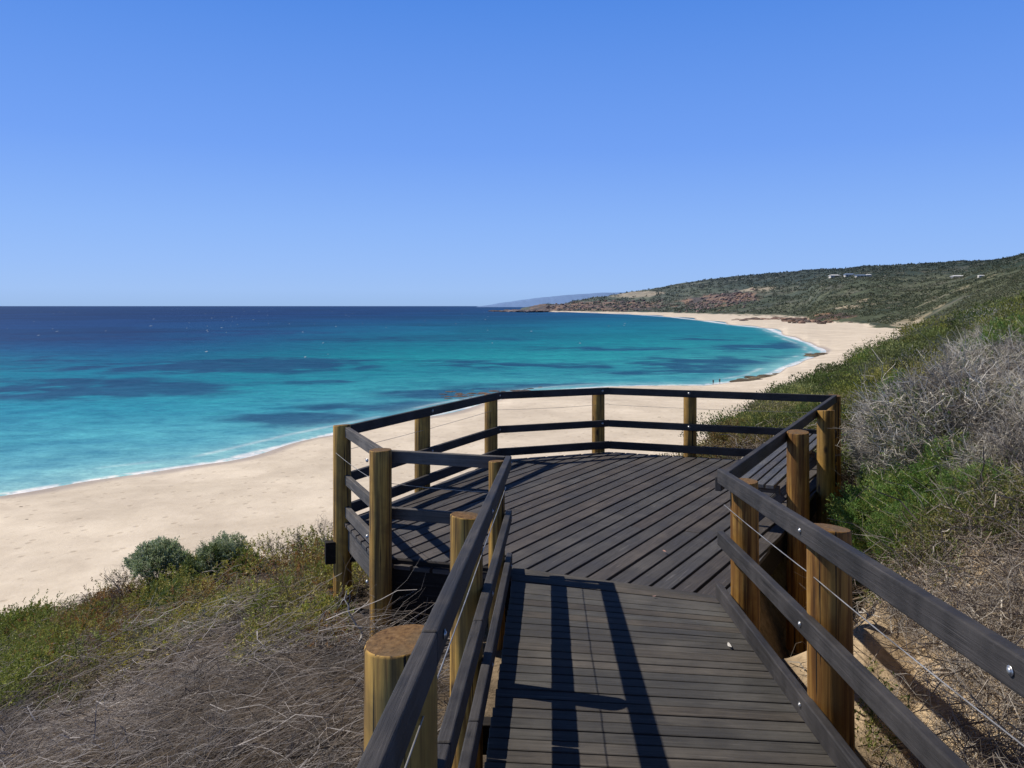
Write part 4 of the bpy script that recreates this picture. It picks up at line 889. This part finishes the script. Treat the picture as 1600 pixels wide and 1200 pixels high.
# ---- right bank: big silver-grey bush and its green neighbours
def bush_right():
    global GREEN, OLIVE, DARKG
    GREEN, OLIVE, DARKG = [[tuple(v*1.45 for v in c) for c in p] for p in (GREEN, OLIVE, DARKG)]
    r = np.random.default_rng(41); tp, tips = branching(r, 1.0, .95, n=(16, 110, 700, 1400), r0=.022, col=[(.17, .15, .13), (.24, .215, .19), (.12, .10, .09)], tipr=.0024, curl=.7)
    P, D = dome_points(r, 5200, 1.15, 1.10, 15, .42, .25); D = norm(D+r.normal(size=D.shape)*.35); L = r.uniform(.12, .32, 5200); P = P*.86
    tone = pal(SILV, 5200, r, .2)*(.45+.75*sst(.3, .95, np.linalg.norm(P/[1.15, 1.15, 1.1], axis=1)))[:, None]; Q1 = paths(P-D*L[:, None]*.4, D, L*1.3, 5, .5, .7, r); V, Q = tubes(Q1, .0034, .0016); tp.append((V, Q, np.repeat(tone, 15, axis=0)))  # twig tone darkens inwards, painted shade of the bush interior
    for z_ in range(2):                    # forks
        k = r.integers(2, 4, 5200); st = Q1[np.arange(5200), k]; D2 = norm(D+r.normal(size=D.shape)*.8); Q2 = paths(st, D2, L*r.uniform(.4, .8, 5200), 4, .5, .6, r); V, Q = tubes(Q2, .0021, .0012); tp.append((V, Q, np.repeat(tone*1.1, 12, axis=0)))
    q = P[(fbm(P[:, 0]*2.0+5, P[:, 1]*2.0+P[:, 2]*1.7, 3, 3) > .56) | ((P[:, 2] < .30) & (r.random(5200) < .7))]
    lf = [sprig_cloud(r, q, rvec(len(q), r)+[0, 0, .8], 14, .030, .009, GREEN+OLIVE, slen=.10)]
    q = P[r.random(5200) < .34]; lf.append(sprig_cloud(r, q, rvec(len(q), r)+[0, 0, .8], 11, .024, .008, [(.30, .31, .20), (.24, .26, .15), (.36, .36, .27)], slen=.09))
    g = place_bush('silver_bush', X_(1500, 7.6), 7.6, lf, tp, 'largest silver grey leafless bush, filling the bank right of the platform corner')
    for px, y, rz, sc, dz, lb in ((1425, 8.7, 2.1, (.72, .72, .80), 0, 'silver grey bush nearest the platform corner, leaning over green tufts'), (1600, 8.6, 4.4, (.85, .85, .80), .0, 'silver grey bush at the right picture edge behind the largest one'),
                                  (1650, 6.4, 1.2, (.75, .75, .72), -.1, 'silver grey bush cut off by the right picture edge, nearest of them'), (1570, 14.5, 5.2, (.7, .7, .62), .0, 'pale grey bush highest on the bank near the right edge'), (1345, 16.5, .4, (.55, .55, .5), 0, 'small grey bush on the slope behind the platform corner')):
        copy_bush(g, X_(px, y), y, lb, rz, sc, dz)
    r = np.random.default_rng(42); P, D = dome_points(r, 3000, .58, .66, 9, .30, .3); tp, _ = branching(r, .45, .6, n=(10, 60, 260), r0=.010, col=BROWN)
    g = place_bush('heath_bush', X_(1405, 7.1), 7.1, [sprig_cloud(r, P, D, 15, .028, .008, [tuple(v*1.2 for v in c) for c in GREEN+OLIVE[:2]], slen=.10)], tp, 'fine leaved bright green bush at the foot of the silver bushes, nearest the ramp posts')
    for px, y, rz, sc, dz, lb in ((1490, 6.8, 1.9, (1.05, 1.05, 1.0), 0, 'fine leaved green bush second from the ramp posts, below the largest silver bush'), (1378, 8.3, 3.1, (.85, .85, 1.25), 0, 'upright green bush close against the outer side of the platform bench'),
                                  (1362, 9.8, 4.0, (.8, .8, 1.2), 0, 'green bush touching the far corner of the platform'), (1575, 7.6, 5.0, (.9, .9, .9), 0, 'green bush in front of the right edge silver bushes'),
                                  (1590, 11.4, .9, (1.3, 1.3, 1.25), .0, 'tall green bush at the right edge between grey bushes'), (1400, 11.2, 2.6, (1.1, 1.1, 1.3), 0, 'olive tinted bush behind the platform corner'), (1540, 6.0, 3.6, (.75, .75, .7), 0, 'green bush in the twig litter near the right edge, in front of the others'), (1440, 6.3, 5.6, (.7, .7, .75), 0, 'small green bush at the lower edge of the green clump, above the sand'), (1350, 7.6, .3, (.6, .6, 1.0), 0, 'narrow green bush in the shade right behind the ramp post')):
        copy_bush(g, X_(px, y), y, lb, rz, sc, dz)
    # beyond the far railing
    r = np.random.default_rng(43); P, D = dome_points(r, 2000, .72, .50, 12, .45, .2); tp, _ = branching(r, .6, .5, n=(10, 60, 200), r0=.010, col=BROWN)
    g = place_bush('green_bush', X_(1215, 14.2), 14.2, [sprig_cloud(r, P, D, 13, .040, .010, OLIVE+DARKG, slen=.13)], tp, 'rounded olive green bush directly behind the far right railing')
    copy_bush(g, X_(1280, 14.4), 14.4, 'green bush behind the right end of the far railing', 2.2, (1.1, 1, .95)); copy_bush(g, X_(1170, 15.6), 15.6, 'smaller olive bush left of the rounded one behind the railing', 3.9, (.7, .7, .75))
    r = np.random.default_rng(44); P, D = dome_points(r, 1100, .60, .30, 9, .5, .3); tp, _ = branching(r, .5, .3, n=(8, 40, 160), r0=.007, col=RUST)
    g = place_bush('rusty_shrub', X_(1110, 13.0), 13.0, [sprig_cloud(r, P, D, 11, .036, .014, RUST+[(.36, .27, .13), (.22, .20, .07)], slen=.12)], tp, 'rust tinged low shrub behind the far railing, left of its right bay post')
    for px, y, rz, sc, lb in ((1175, 12.8, 1.1, (1, 1, 1.1), 'rust and yellow shrub filling the right bay of the far railing'), (1055, 13.6, 2.7, (.8, .8, .95), 'leftmost rusty shrub showing under the middle rail of the far railing'), (1225, 12.4, 4.1, (.8, .8, .9), 'yellowish low shrub by the right end of the far toe rail'), (1145, 14.6, 5.3, (.9, .9, 1.4), 'pale brown shrub with upright stems behind the rusty ones')):
        copy_bush(g, X_(px, y), y, lb, rz, sc)
    r = np.random.default_rng(45); tp, _ = branching(r, .22, .42, n=(9, 30, 60), r0=.006, col=[(.25, .19, .10)], tipr=.003, lean=(0, 0, .4)); P = r.normal(size=(60, 3))*[.12, .1, .06]+[0, 0, .3]
    g = place_bush('dry_tuft', X_(915, 13.3), 13.3, [sprig_cloud(r, P, rvec(60, r)+[0, 0, 1], 8, .035, .012, RUST, slen=.1)], tp, 'dry stalky tuft poking above the toe rail left of the middle post')
    copy_bush(g, X_(885, 13.5), 13.5, 'smaller dry tuft left of the one by the middle post', 1, (.7, .7, .85)); copy_bush(g, X_(985, 13.4), 13.4, 'dry tuft just right of the middle far post', 2, (.7, .7, .8))
    g2 = copy_bush(g, X_(632, 11.2), 11.2, 'pale tuft showing between the left posts under the middle rail', 3, (1, 1, .9))
bush_right()

# ---- slope vegetation, 11 m to 330 m: one growing mass
def slope_cover():
    r = np.random.default_rng(6); parts = []; tw = []
    N = 15000; ly = r.uniform(np.log(10.5), np.log(330), N); y = np.exp(ly); a = r.uniform(-.02, 1.0, N); x = a*y
    keep = ((a > .20) | (r.random(N) < .5)) & (r.random(N) < .62*(y/np.clip(.46+.015*y, .4, 1.8))**2/(N/3.52)); x, y, a = x[keep], y[keep], a[keep]
    b = base_h(x, y); sm = sandmask(x, y, b); ok = (sm < .4) & (b > -20.6) & rampclear(x, y, .5); x, y = x[ok], y[ok]; z = ground(x, y); a = x/y
    rad = np.clip(.46+.015*y, .4, 1.8)*(.55+1.0*r.random(len(x))**1.6); hgt = rad*r.uniform(.5, .9, len(x))*np.where(y < 25, .8, .72)
    t1 = fbm(x*.09, y*.09, 91, 4); t2 = fbm(x*.22, y*.22, 92, 3); t3 = fbm(x*.03, y*.03, 94, 3)
    cl = np.where(t1 > .655, 2, np.where(t2 > .60, 1, np.where(t3 > .44, 0, 3)))
    cl = np.where((r.random(len(x)) < .34), r.choice([0, 1, 1, 2, 3, 4], len(x)), cl)
    pals = ([(.30, .31, .06), (.25, .27, .055), (.34, .32, .09)], [(.10, .15, .035), (.14, .20, .045), (.17, .22, .06)], [(.34, .32, .28), (.26, .25, .21), (.19, .20, .14)], [(.19, .22, .07), (.24, .26, .10), (.15, .18, .06)], [(.25, .22, .12), (.19, .20, .09)])
    for c_, cols in enumerate(pals):
        for lo_, hi_, nl in ((0, 22, 2600), (22, 50, 1300), (50, 120, 420), (120, 400, 120)):
            s = (cl == c_) & (y >= lo_) & (y < hi_)
            if not s.any(): continue
            m = s.sum(); d = rvec(m*nl, r); d[:, 2] = np.abs(d[:, 2]); 
            R = np.repeat(rad[s], nl)*(1-.45*r.random(m*nl)**2)*(1+.25*np.sin(d[:, 0]*5+np.repeat(x[s], nl)*3)*np.cos(d[:, 1]*6)); H = np.repeat(hgt[s], nl)
            C = np.stack([np.repeat(x[s], nl)+d[:, 0]*R, np.repeat(y[s], nl)+d[:, 1]*R, np.repeat(z[s], nl)-.05+d[:, 2]*H*(R/np.repeat(rad[s], nl))], -1)
            ls = np.clip(np.repeat(y[s], nl)*.0027, .036, .8)*r.uniform(.6, 1.3, m*nl); base = np.repeat(pal(cols, m, r, .38), nl, axis=0)*r.uniform(.75, 1.25, (m*nl, 1))*(.22+.88*np.clip(d[:, 2:3], 0, 1)**.7)  # leaf colour darkens towards each bush base, painted occlusion
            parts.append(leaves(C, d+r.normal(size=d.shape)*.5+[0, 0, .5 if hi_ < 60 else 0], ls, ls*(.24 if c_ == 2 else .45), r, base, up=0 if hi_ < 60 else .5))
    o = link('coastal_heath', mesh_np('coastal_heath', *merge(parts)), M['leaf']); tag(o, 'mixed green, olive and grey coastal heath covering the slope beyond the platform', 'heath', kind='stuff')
    # bleached twigs among it
    s = (cl == 2) & (y < 22) & (r.random(len(x)) < .25); xs, ys, zs, rs, hs = x[s], y[s], z[s], rad[s], hgt[s]; k = 50; m = len(xs)*k
    P0 = np.stack([np.repeat(xs, k), np.repeat(ys, k), np.repeat(zs, k)], -1)+r.normal(size=(m, 3))*np.repeat(rs, k)[:, None]*[.35, .35, .05]
    D = rvec(m, r); D[:, 2] = np.abs(D[:, 2])+.3; P = paths(P0, D, np.repeat(rs, k)*r.uniform(.7, 1.25, m), 4, .4, .5, r); rr_ = .0018*(P0[:, 1]/8)**.9
    V, Q = tubes(P, rr_, rr_*.5); o = link('heath_twigs', mesh_np('heath_twigs', V, Q, np.repeat(pal(SILV, m, r), 12, axis=0)), M['twig']); tag(o, 'bleached grey twigs standing through the heath on the slope', 'twigs', kind='stuff')
    # far hillside scrub
    N = 60000; y = np.exp(r.uniform(np.log(300), np.log(3900), N)); a = r.uniform(.04, .80, N); x = a*y
    b = base_h(x, y); ok = (b > -19.5) & (sandmask(x, y, b) < .3); x, y = x[ok], y[ok]; z = ground(x, y)
    px = 800+F*x/y; py = HZ-F*z/y
    rocky = blob(px, py, [(1130, 468, 55, 12, 1), (1160, 458, 40, 8, 1), (995, 460, 40, 5, 1), (950, 479, 80, 5, .7), (870, 480, 40, 6, 1)])
    clear = fbm(x*.02, y*.02, 95, 4); ok = (r.random(len(x)) > rocky*1.2) & (clear > .36); x, y, z, px, py = x[ok], y[ok], z[ok], px[ok], py[ok]
    rad = np.clip(y*.0021, 1.2, 7)*r.uniform(.5, 1.3, len(x)); hgt = np.minimum(rad*.6, 2.6)*r.uniform(.5, 1.1, len(x)); nl = 12; m = len(x)
    top = sst(20, 6, py-np.interp(px, [1000, 1100, 1200, 1300, 1400, 1500, 1600], [452, 436, 426, 419, 414, 407, 397])); hgt = hgt*(1-.35*top)*(1+.8*top*(px > 1400)*r.random(m))
    t1 = fbm(x*.01, y*.01, 96, 4); cl = np.clip(t1*1.6-.3+r.normal(size=m)*.14, 0, 1)[:, None]
    col = np.array([.078, .100, .056])*(1-cl)+np.array([.145, .155, .095])*cl; pale = r.random(m) < .03; col[pale] = [.23, .21, .16]
    dk = (top*(px > 1080)*.6)[:, None]; col = col*(1-dk)+np.array([.050, .070, .048])*dk
    hz_ = (sst(400, 4500, y)*.38)[:, None]; col = col*(1-hz_)+np.array([.13, .18, .25])*hz_  # bluish air haze mixed into the scrub colour with distance
    d = rvec(m*nl, r); d[:, 2] = np.abs(d[:, 2]); R = np.repeat(rad, nl); H = np.repeat(hgt, nl)
    C = np.stack([np.repeat(x, nl)+d[:, 0]*R*.8, np.repeat(y, nl)+d[:, 1]*R*.8, np.repeat(z, nl)+d[:, 2]*H*.8], -1); ls = R*r.uniform(.6, 1.1, m*nl)
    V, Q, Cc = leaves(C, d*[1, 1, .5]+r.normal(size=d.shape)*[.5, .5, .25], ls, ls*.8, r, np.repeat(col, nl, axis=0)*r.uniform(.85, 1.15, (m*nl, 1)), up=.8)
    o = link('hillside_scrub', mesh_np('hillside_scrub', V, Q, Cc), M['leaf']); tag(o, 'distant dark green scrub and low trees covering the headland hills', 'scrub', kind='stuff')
slope_cover()

# ------------------------------------------------------------------ rocks
def boulders(name, items, col, label, seed, cat='rocks', kind=None):
    """items: (x, y, z, sx, sy, sz)"""
    r = np.random.default_rng(seed); bm = bmesh.new(); bmesh.ops.create_icosphere(bm, subdivisions=3, radius=1); b = np.array([v.co[:] for v in bm.verts]); fc = np.array([[v.index for v in f.verts] for f in bm.faces]); bm.free()
    parts = []
    for (x, y, z, sx, sy, sz) in items:
        n = np.zeros(len(b))
        for o_ in range(4):
            w_ = rvec(1, r)[0]; n += np.abs(np.sin(b@w_*2.3*1.5**o_+r.uniform(0, 6)))*.38/1.5**o_
        v = b*(.62+n*.5)[:, None]; v = np.sign(v)*np.abs(v)**.85*np.array([sx, sy, sz])+np.array([x, y, z]); c = np.array(col[r.integers(len(col))])*r.uniform(.75, 1.25)
        parts.append((v, fc, np.tile(c, (len(b), 1))*(1+.2*r.normal(size=(len(b), 1)))))
    o = link(name, mesh_np(name, *merge(parts)), M['rock']); return tag(o, label, cat, kind=kind)
def scatter_rocks(n, px0, px1, pyf, z, s, rng, flat_=.35, jit=1.0):
    it = []
    for _ in range(n):
        px = rng.uniform(px0, px1); py = pyf(px)+rng.normal()*jit; y = -z*F/(py-HZ); k = s*rng.uniform(.4, 1.3)
        it.append((X_(px, y), y, z, k*rng.uniform(.8, 1.8), k*rng.uniform(.8, 1.5), k*flat_*rng.uniform(.5, 1.2)))
    return it
rg = np.random.default_rng(77)
DARKR = [(.075, .06, .055), (.11, .085, .075), (.16, .11, .085)]
REDR = [(.22, .15, .125), (.16, .12, .105), (.29, .20, .16), (.12, .10, .095)]
MOSS = [(.14, .115, .075), (.10, .085, .06), (.18, .155, .10)]
boulders('reef_rocks', scatter_rocks(34, 1155, 1216, lambda p: 596-(p-1155)*.15, SEA+.1, 2.2, rg, .22, 2), MOSS, 'low brown mossy rocks at the waterline where the near beach narrows', 1, kind='stuff')
boulders('reef_rocks', scatter_rocks(26, 1262, 1292, lambda p: 556-(p-1262)*.1, SEA+.1, 2.2, rg, .2, 1.3), MOSS, 'low brown rocks in the innermost curve of the bay', 2, kind='stuff')
boulders('reef_rocks', scatter_rocks(46, 690, 850, lambda p: 620-(p-690)*.07, SEA-.02, 1.0, rg, .16, 3), DARKR, 'dark flat reef rocks in the shallows behind the far left railing', 3, kind='stuff')
boulders('rock_ledge', scatter_rocks(110, 1148, 1300, lambda p: 499.5-(p-1148)*.006, -22.3, 5, rg, .42, 1.0), REDR, 'long low reddish rock ledge crossing the far beach', 4, kind='structure')
boulders('rock_ledge', scatter_rocks(190, 1225, 1385, lambda p: 501.5, -21.4, 3.8, rg, .75, 1.6), REDR+DARKR, 'dark red broken cliff foot where the far beach meets the hill', 5, kind='structure')
boulders('rocky_point', scatter_rocks(60, 790, 862, lambda p: 486.6, SEA+1, 15, rg, .42, .25)+scatter_rocks(50, 808, 858, lambda p: 486.0, SEA+4, 14, rg, .40, .2), [tuple(c*.5+q for c, q in zip(k, (.09, .095, .12))) for k in REDR], 'low dark rocky point jutting into the sea at the end of the headland', 6, kind='structure')  # rock colours lifted towards blue, distance haze painted in
boulders('rocky_point', scatter_rocks(16, 768, 790, lambda p: 486.4, SEA+0.5, 15, rg, .25, .2), [(.10, .09, .10)], 'low outlying rocks in the sea left of the rocky point', 8, kind='structure')
# outcrops on the slopes of the headland
it = []
for _ in range(420):
    if rg.random() < .62:
        t = rg.random(); px = 1075+t*105+rg.normal()*9; py = 484-t*24+rg.normal()*6
    else: px = rg.uniform(850, 1040); py = 482-(px-850)*.03+rg.normal()*4
    y = hit(px, py, 900)
    if y and y > 1200 and py < 487.5 and gz(X_(px, y), y) > -19: k = y*.0020*rg.uniform(.4, 1.2); it.append((X_(px, y), y, gz(X_(px, y), y), k*1.1, k, k*.85))
boulders('rock_outcrops', it, [tuple(c*.85+q for c, q in zip(k, (.02, .03, .05))) for k in REDR], 'reddish brown rock outcrops breaking through the headland scrub', 7, 'rocks', 'stuff')  # a little bluish haze blended into the red rock colours
# weed and driftwood specks on the beach
it = []
for px, py, k in ((1165, 634, .35), (1172, 631, .3), (1160, 640, .35), (1150, 650, .3), (33, 792, .12), (42, 812, .1), (700, 622, .5), (1290, 553.5, 1.0), (1325, 553, 1.0), (1030, 652, .2), (1180, 618, .3)):
    y = hit(px, py, 20)
    if y: it.append((X_(px, y), y, gz(X_(px, y), y), k*2, k, k*.25))
boulders('seaweed', it, [(.09, .07, .05)], 'small dark clumps of weed washed up on the beach', 9, 'seaweed', 'stuff')

# ------------------------------------------------------------------ houses on the hill
wallw = flat('pale_render', (.62, .60, .56), .8, .4); wallg = flat('grey_cladding', (.30, .31, .32), .8, .4); roofb = flat('blue_metal_roof', (.16, .22, .33), .5, .5); roofw = flat('white_metal_roof', (.72, .73, .74), .5, .5); glass = flat('window_glass', (.05, .07, .09), .1, .5)
def house(px, py, wpx, hpx, wall, roof, label, y=None, lift=0):
    y = y or hit(px, py+hpx*.5, 600) or 1900; x = X_(px, y); z = gz(x, y)+lift; w_ = wpx/F*y; h = hpx/F*y; d_ = w_*.5
    root = empty('house', (x, y, z)); tag(root, label, 'house', 'houses on the hillside')
    def bx(name, c, s, m, par=root):
        bm = bmesh.new(); bmesh.ops.create_cube(bm, size=1); bmesh.ops.scale(bm, vec=s, verts=bm.verts); bmesh.ops.translate(bm, vec=c, verts=bm.verts)
        me = bpy.data.meshes.new(name); bm.to_mesh(me); bm.free(); o = bpy.data.objects.new(name, me); COL.objects.link(o); me.materials.append(m); o.parent = par; return o
    wl = bx('wall', (0, 0, h*.25-2), (w_, d_, h*.7+4), wall)
    bm = bmesh.new(); a, b_, t, e = w_*.56, d_*.6, h*.60, h*.42      # low hipped roof with eaves
    lo_ = [bm.verts.new(p) for p in ((-a, -b_, t), (a, -b_, t), (a, b_, t), (-a, b_, t))]; up = [bm.verts.new(p) for p in ((-a*.6, 0, t+e), (a*.6, 0, t+e))]; dn = [bm.verts.new((v.co.x, v.co.y, t-.4)) for v in lo_]
    for f in ((lo_[0], lo_[1], up[1], up[0]), (lo_[1], lo_[2], up[1]), (lo_[2], lo_[3], up[0], up[1]), (lo_[3], lo_[0], up[0]), (dn[3], dn[2], dn[1], dn[0])): bm.faces.new(f)
    for i in range(4): bm.faces.new((lo_[i], dn[i], dn[(i+1) % 4], lo_[(i+1) % 4]))
    me = bpy.data.meshes.new('roof'); bm.to_mesh(me); bm.free(); o = bpy.data.objects.new('roof', me); COL.objects.link(o); me.materials.append(roof); o.parent = root
    for k in range(3): bx('window', (-w_*.32+k*w_*.32, -d_*.5-.06, h*.3), (w_*.2, .3, h*.26), glass)
house(1305, 431, 17, 3.2, wallw, roofw, 'low white roofed house, leftmost of the cluster on the hill')
house(1327, 430, 15, 5.2, wallw, roofb, 'taller blue roofed house in the middle of the hill cluster')
house(1345, 431, 16, 3.8, wallw, roofb, 'blue roofed house right of the taller one on the hill')
house(1357, 430, 8, 2.8, wallw, roofw, 'small pale house at the right end of the hill cluster')
house(1498, 432, 20, 3.6, wallg, roofw, 'long pale house alone on the hill toward the right')
house(1533, 431, 9, 2.6, wallw, roofw, 'small white house right of the long pale one')

# ------------------------------------------------------------------ two people on the beach
def person(px, y, hgt, shirt, trousers, label, lean, seed):
    x = X_(px, y); z = gz(x, y); root = empty('person', (x, y, z)); tag(root, label, 'person'); root.scale = (hgt,)*3
    J = {'pel': (0, 0, .53), 'ch': (0, 0, .72), 'nk': (0, 0, .83), 'hd': (0, -.01, .88), 'tp': (0, 0, .97), 'hl': (-.055, 0, .50), 'kl': (-.07, -.03*lean, .28), 'al': (-.075, .05*lean, .04), 'fl': (-.078, -.04+.05*lean, .02), 'hr': (.055, 0, .50), 'kr': (.065, .05*lean, .28), 'ar': (.07, .0-.06*lean, .04), 'fr': (.073, -.1, .02),
         'sl': (-.105, 0, .80), 'el': (-.14, .02, .64), 'wl': (-.135, -.05, .50), 'sr': (.105, 0, .80), 'er': (.145, .01, .64), 'wr': (.14, -.06, .51)}
    Rr = {'pel': .068, 'ch': .078, 'nk': .032, 'hd': .05, 'tp': .045, 'hl': .052, 'kl': .036, 'al': .024, 'fl': .02, 'hr': .052, 'kr': .036, 'ar': .024, 'fr': .02, 'sl': .036, 'el': .027, 'wl': .02, 'sr': .036, 'er': .027, 'wr': .02}
    E = [('pel', 'ch'), ('ch', 'nk'), ('nk', 'hd'), ('hd', 'tp'), ('pel', 'hl'), ('hl', 'kl'), ('kl', 'al'), ('al', 'fl'), ('pel', 'hr'), ('hr', 'kr'), ('kr', 'ar'), ('ar', 'fr'), ('ch', 'sl'), ('sl', 'el'), ('el', 'wl'), ('ch', 'sr'), ('sr', 'er'), ('er', 'wr')]
    def skin(name, keys, edges, grow, mat, extra=()):
        ks = list(keys); me = bpy.data.meshes.new(name); me.from_pydata([J[k] for k in ks], [(ks.index(a), ks.index(b)) for a, b in edges], [])
        o = bpy.data.objects.new(name, me); COL.objects.link(o); m = o.modifiers.new('skin', 'SKIN'); m.use_smooth_shade = True
        for i, k in enumerate(ks): v = me.skin_vertices[0].data[i]; v.radius = (Rr[k]*grow, Rr[k]*grow*.85); v.use_root = (i == 0)
        o.modifiers.new('sub', 'SUBSURF').levels = 1; me.materials.append(mat); o.parent = root; return o
    sk = flat('skin', (.36, .22, .15), .6)
    skin('body', list(J), E, 1, sk)
    skin('shirt', ['pel', 'ch', 'sl', 'el', 'sr', 'er'], [('pel', 'ch'), ('ch', 'sl'), ('sl', 'el'), ('ch', 'sr'), ('sr', 'er')], 1.18, shirt)
    skin('trousers', ['pel', 'hl', 'kl', 'hr', 'kr'], [('pel', 'hl'), ('hl', 'kl'), ('pel', 'hr'), ('hr', 'kr')], 1.2, trousers)
    J['h1'] = (0, .012, .93); J['h2'] = (0, .02, .965); Rr['h1'] = .052; Rr['h2'] = .042
    skin('hair', ['h1', 'h2'], [('h1', 'h2')], 1.1, flat('hair', (.03, .02, .015), .7))
dk1 = flat('dark_cloth', (.03, .035, .05), .9); dk2 = flat('navy_cloth', (.04, .05, .09), .9); dk3 = flat('grey_cloth', (.10, .10, .11), .9)
person(1114.5, 240, 1.68, dk1, dk2, 'person in dark clothes standing at the waterline, the left of two', 1.0, 1)
person(1124.5, 243, 1.76, dk3, dk1, 'person in grey top walking on the wet sand, the right of two', -1.0, 2)
# ------------------------------------------------------------------ light, camera, render settings
def setup():
    EL, AZ = R_(48), R_(18.5)                    # sun from the left, a little ahead
    sd = Vector((-math.cos(AZ)*math.cos(EL), math.sin(AZ)*math.cos(EL), math.sin(EL)))
    L = bpy.data.lights.new('sun', 'SUN'); L.energy = 4.9; L.angle = R_(.53); L.color = (1, .935, .83)
    o = bpy.data.objects.new('sun', L); COL.objects.link(o); o.rotation_euler = sd.to_track_quat('Z', 'Y').to_euler()
    wd = bpy.data.worlds.new('World'); S.world = wd; wd.use_nodes = True; nt = wd.node_tree; n = nt.nodes
    bg = n['Background']; sky = n.new('ShaderNodeTexSky'); sky.sky_type = 'NISHITA'; sky.sun_disc = False
    sky.sun_elevation = EL; sky.sun_rotation = math.atan2(sd.x, sd.y); sky.altitude = 0; sky.air_density = 1.0; sky.dust_density = .25; sky.ozone_density = 2.2
    hs = n.new('ShaderNodeHueSaturation'); hs.inputs['Saturation'].default_value = 1.12; hs.inputs['Value'].default_value = 1.0
    gm = n.new('ShaderNodeGamma'); gm.inputs[1].default_value = 1.0
    nt.links.new(sky.outputs[0], hs.inputs['Color']); nt.links.new(hs.outputs[0], gm.inputs[0]); bg.inputs[1].default_value = .10
    # clear-air colour by elevation, laid over the physical sky
    tc = n.new('ShaderNodeTexCoord'); sx = n.new('ShaderNodeSeparateXYZ'); cr = n.new('ShaderNodeValToRGB'); mx = n.new('ShaderNodeMix'); mx.data_type = 'RGBA'
    nt.links.new(tc.outputs['Generated'], sx.inputs[0]); nt.links.new(sx.outputs['Z'], cr.inputs[0]); e = cr.color_ramp.elements
    st = [(0.0, (150, 187, 236)), (.02, (154, 192, 247)), (.05, (148, 188, 250)), (.10, (138, 181, 250)), (.19, (114, 162, 246)), (.36, (82, 139, 231)), (.43, (44, 88, 168)), (.52, (18, 40, 84)), (1.0, (9, 20, 44))]
    while len(e) < len(st): e.new(.5)
    for q, (p, c3) in zip(e, st): q.position = p; q.color = (*[v*10 for v in lin(*c3)], 1)
    mx.inputs[0].default_value = .93; nt.links.new(gm.outputs[0], mx.inputs[6]); nt.links.new(cr.outputs[0], mx.inputs[7]); nt.links.new(mx.outputs[2], bg.inputs[0])
    cam = bpy.data.cameras.new('camera'); c = bpy.data.objects.new('camera', cam); COL.objects.link(c); S.camera = c
    c.location = (0, 0, 0); c.rotation_euler = (R_(90), 0, 0); cam.sensor_width = 36; cam.lens = F/1600*36; cam.shift_y = -(600-HZ)/1600
    cam.clip_start = .05; cam.clip_end = 200000
    S.view_settings.view_transform = 'Standard'; S.view_settings.look = 'None'; S.view_settings.exposure = 0; S.view_settings.gamma = 1
    S.render.resolution_x = 1024; S.render.resolution_y = 768
    S.cycles.max_bounces = 6
setup()
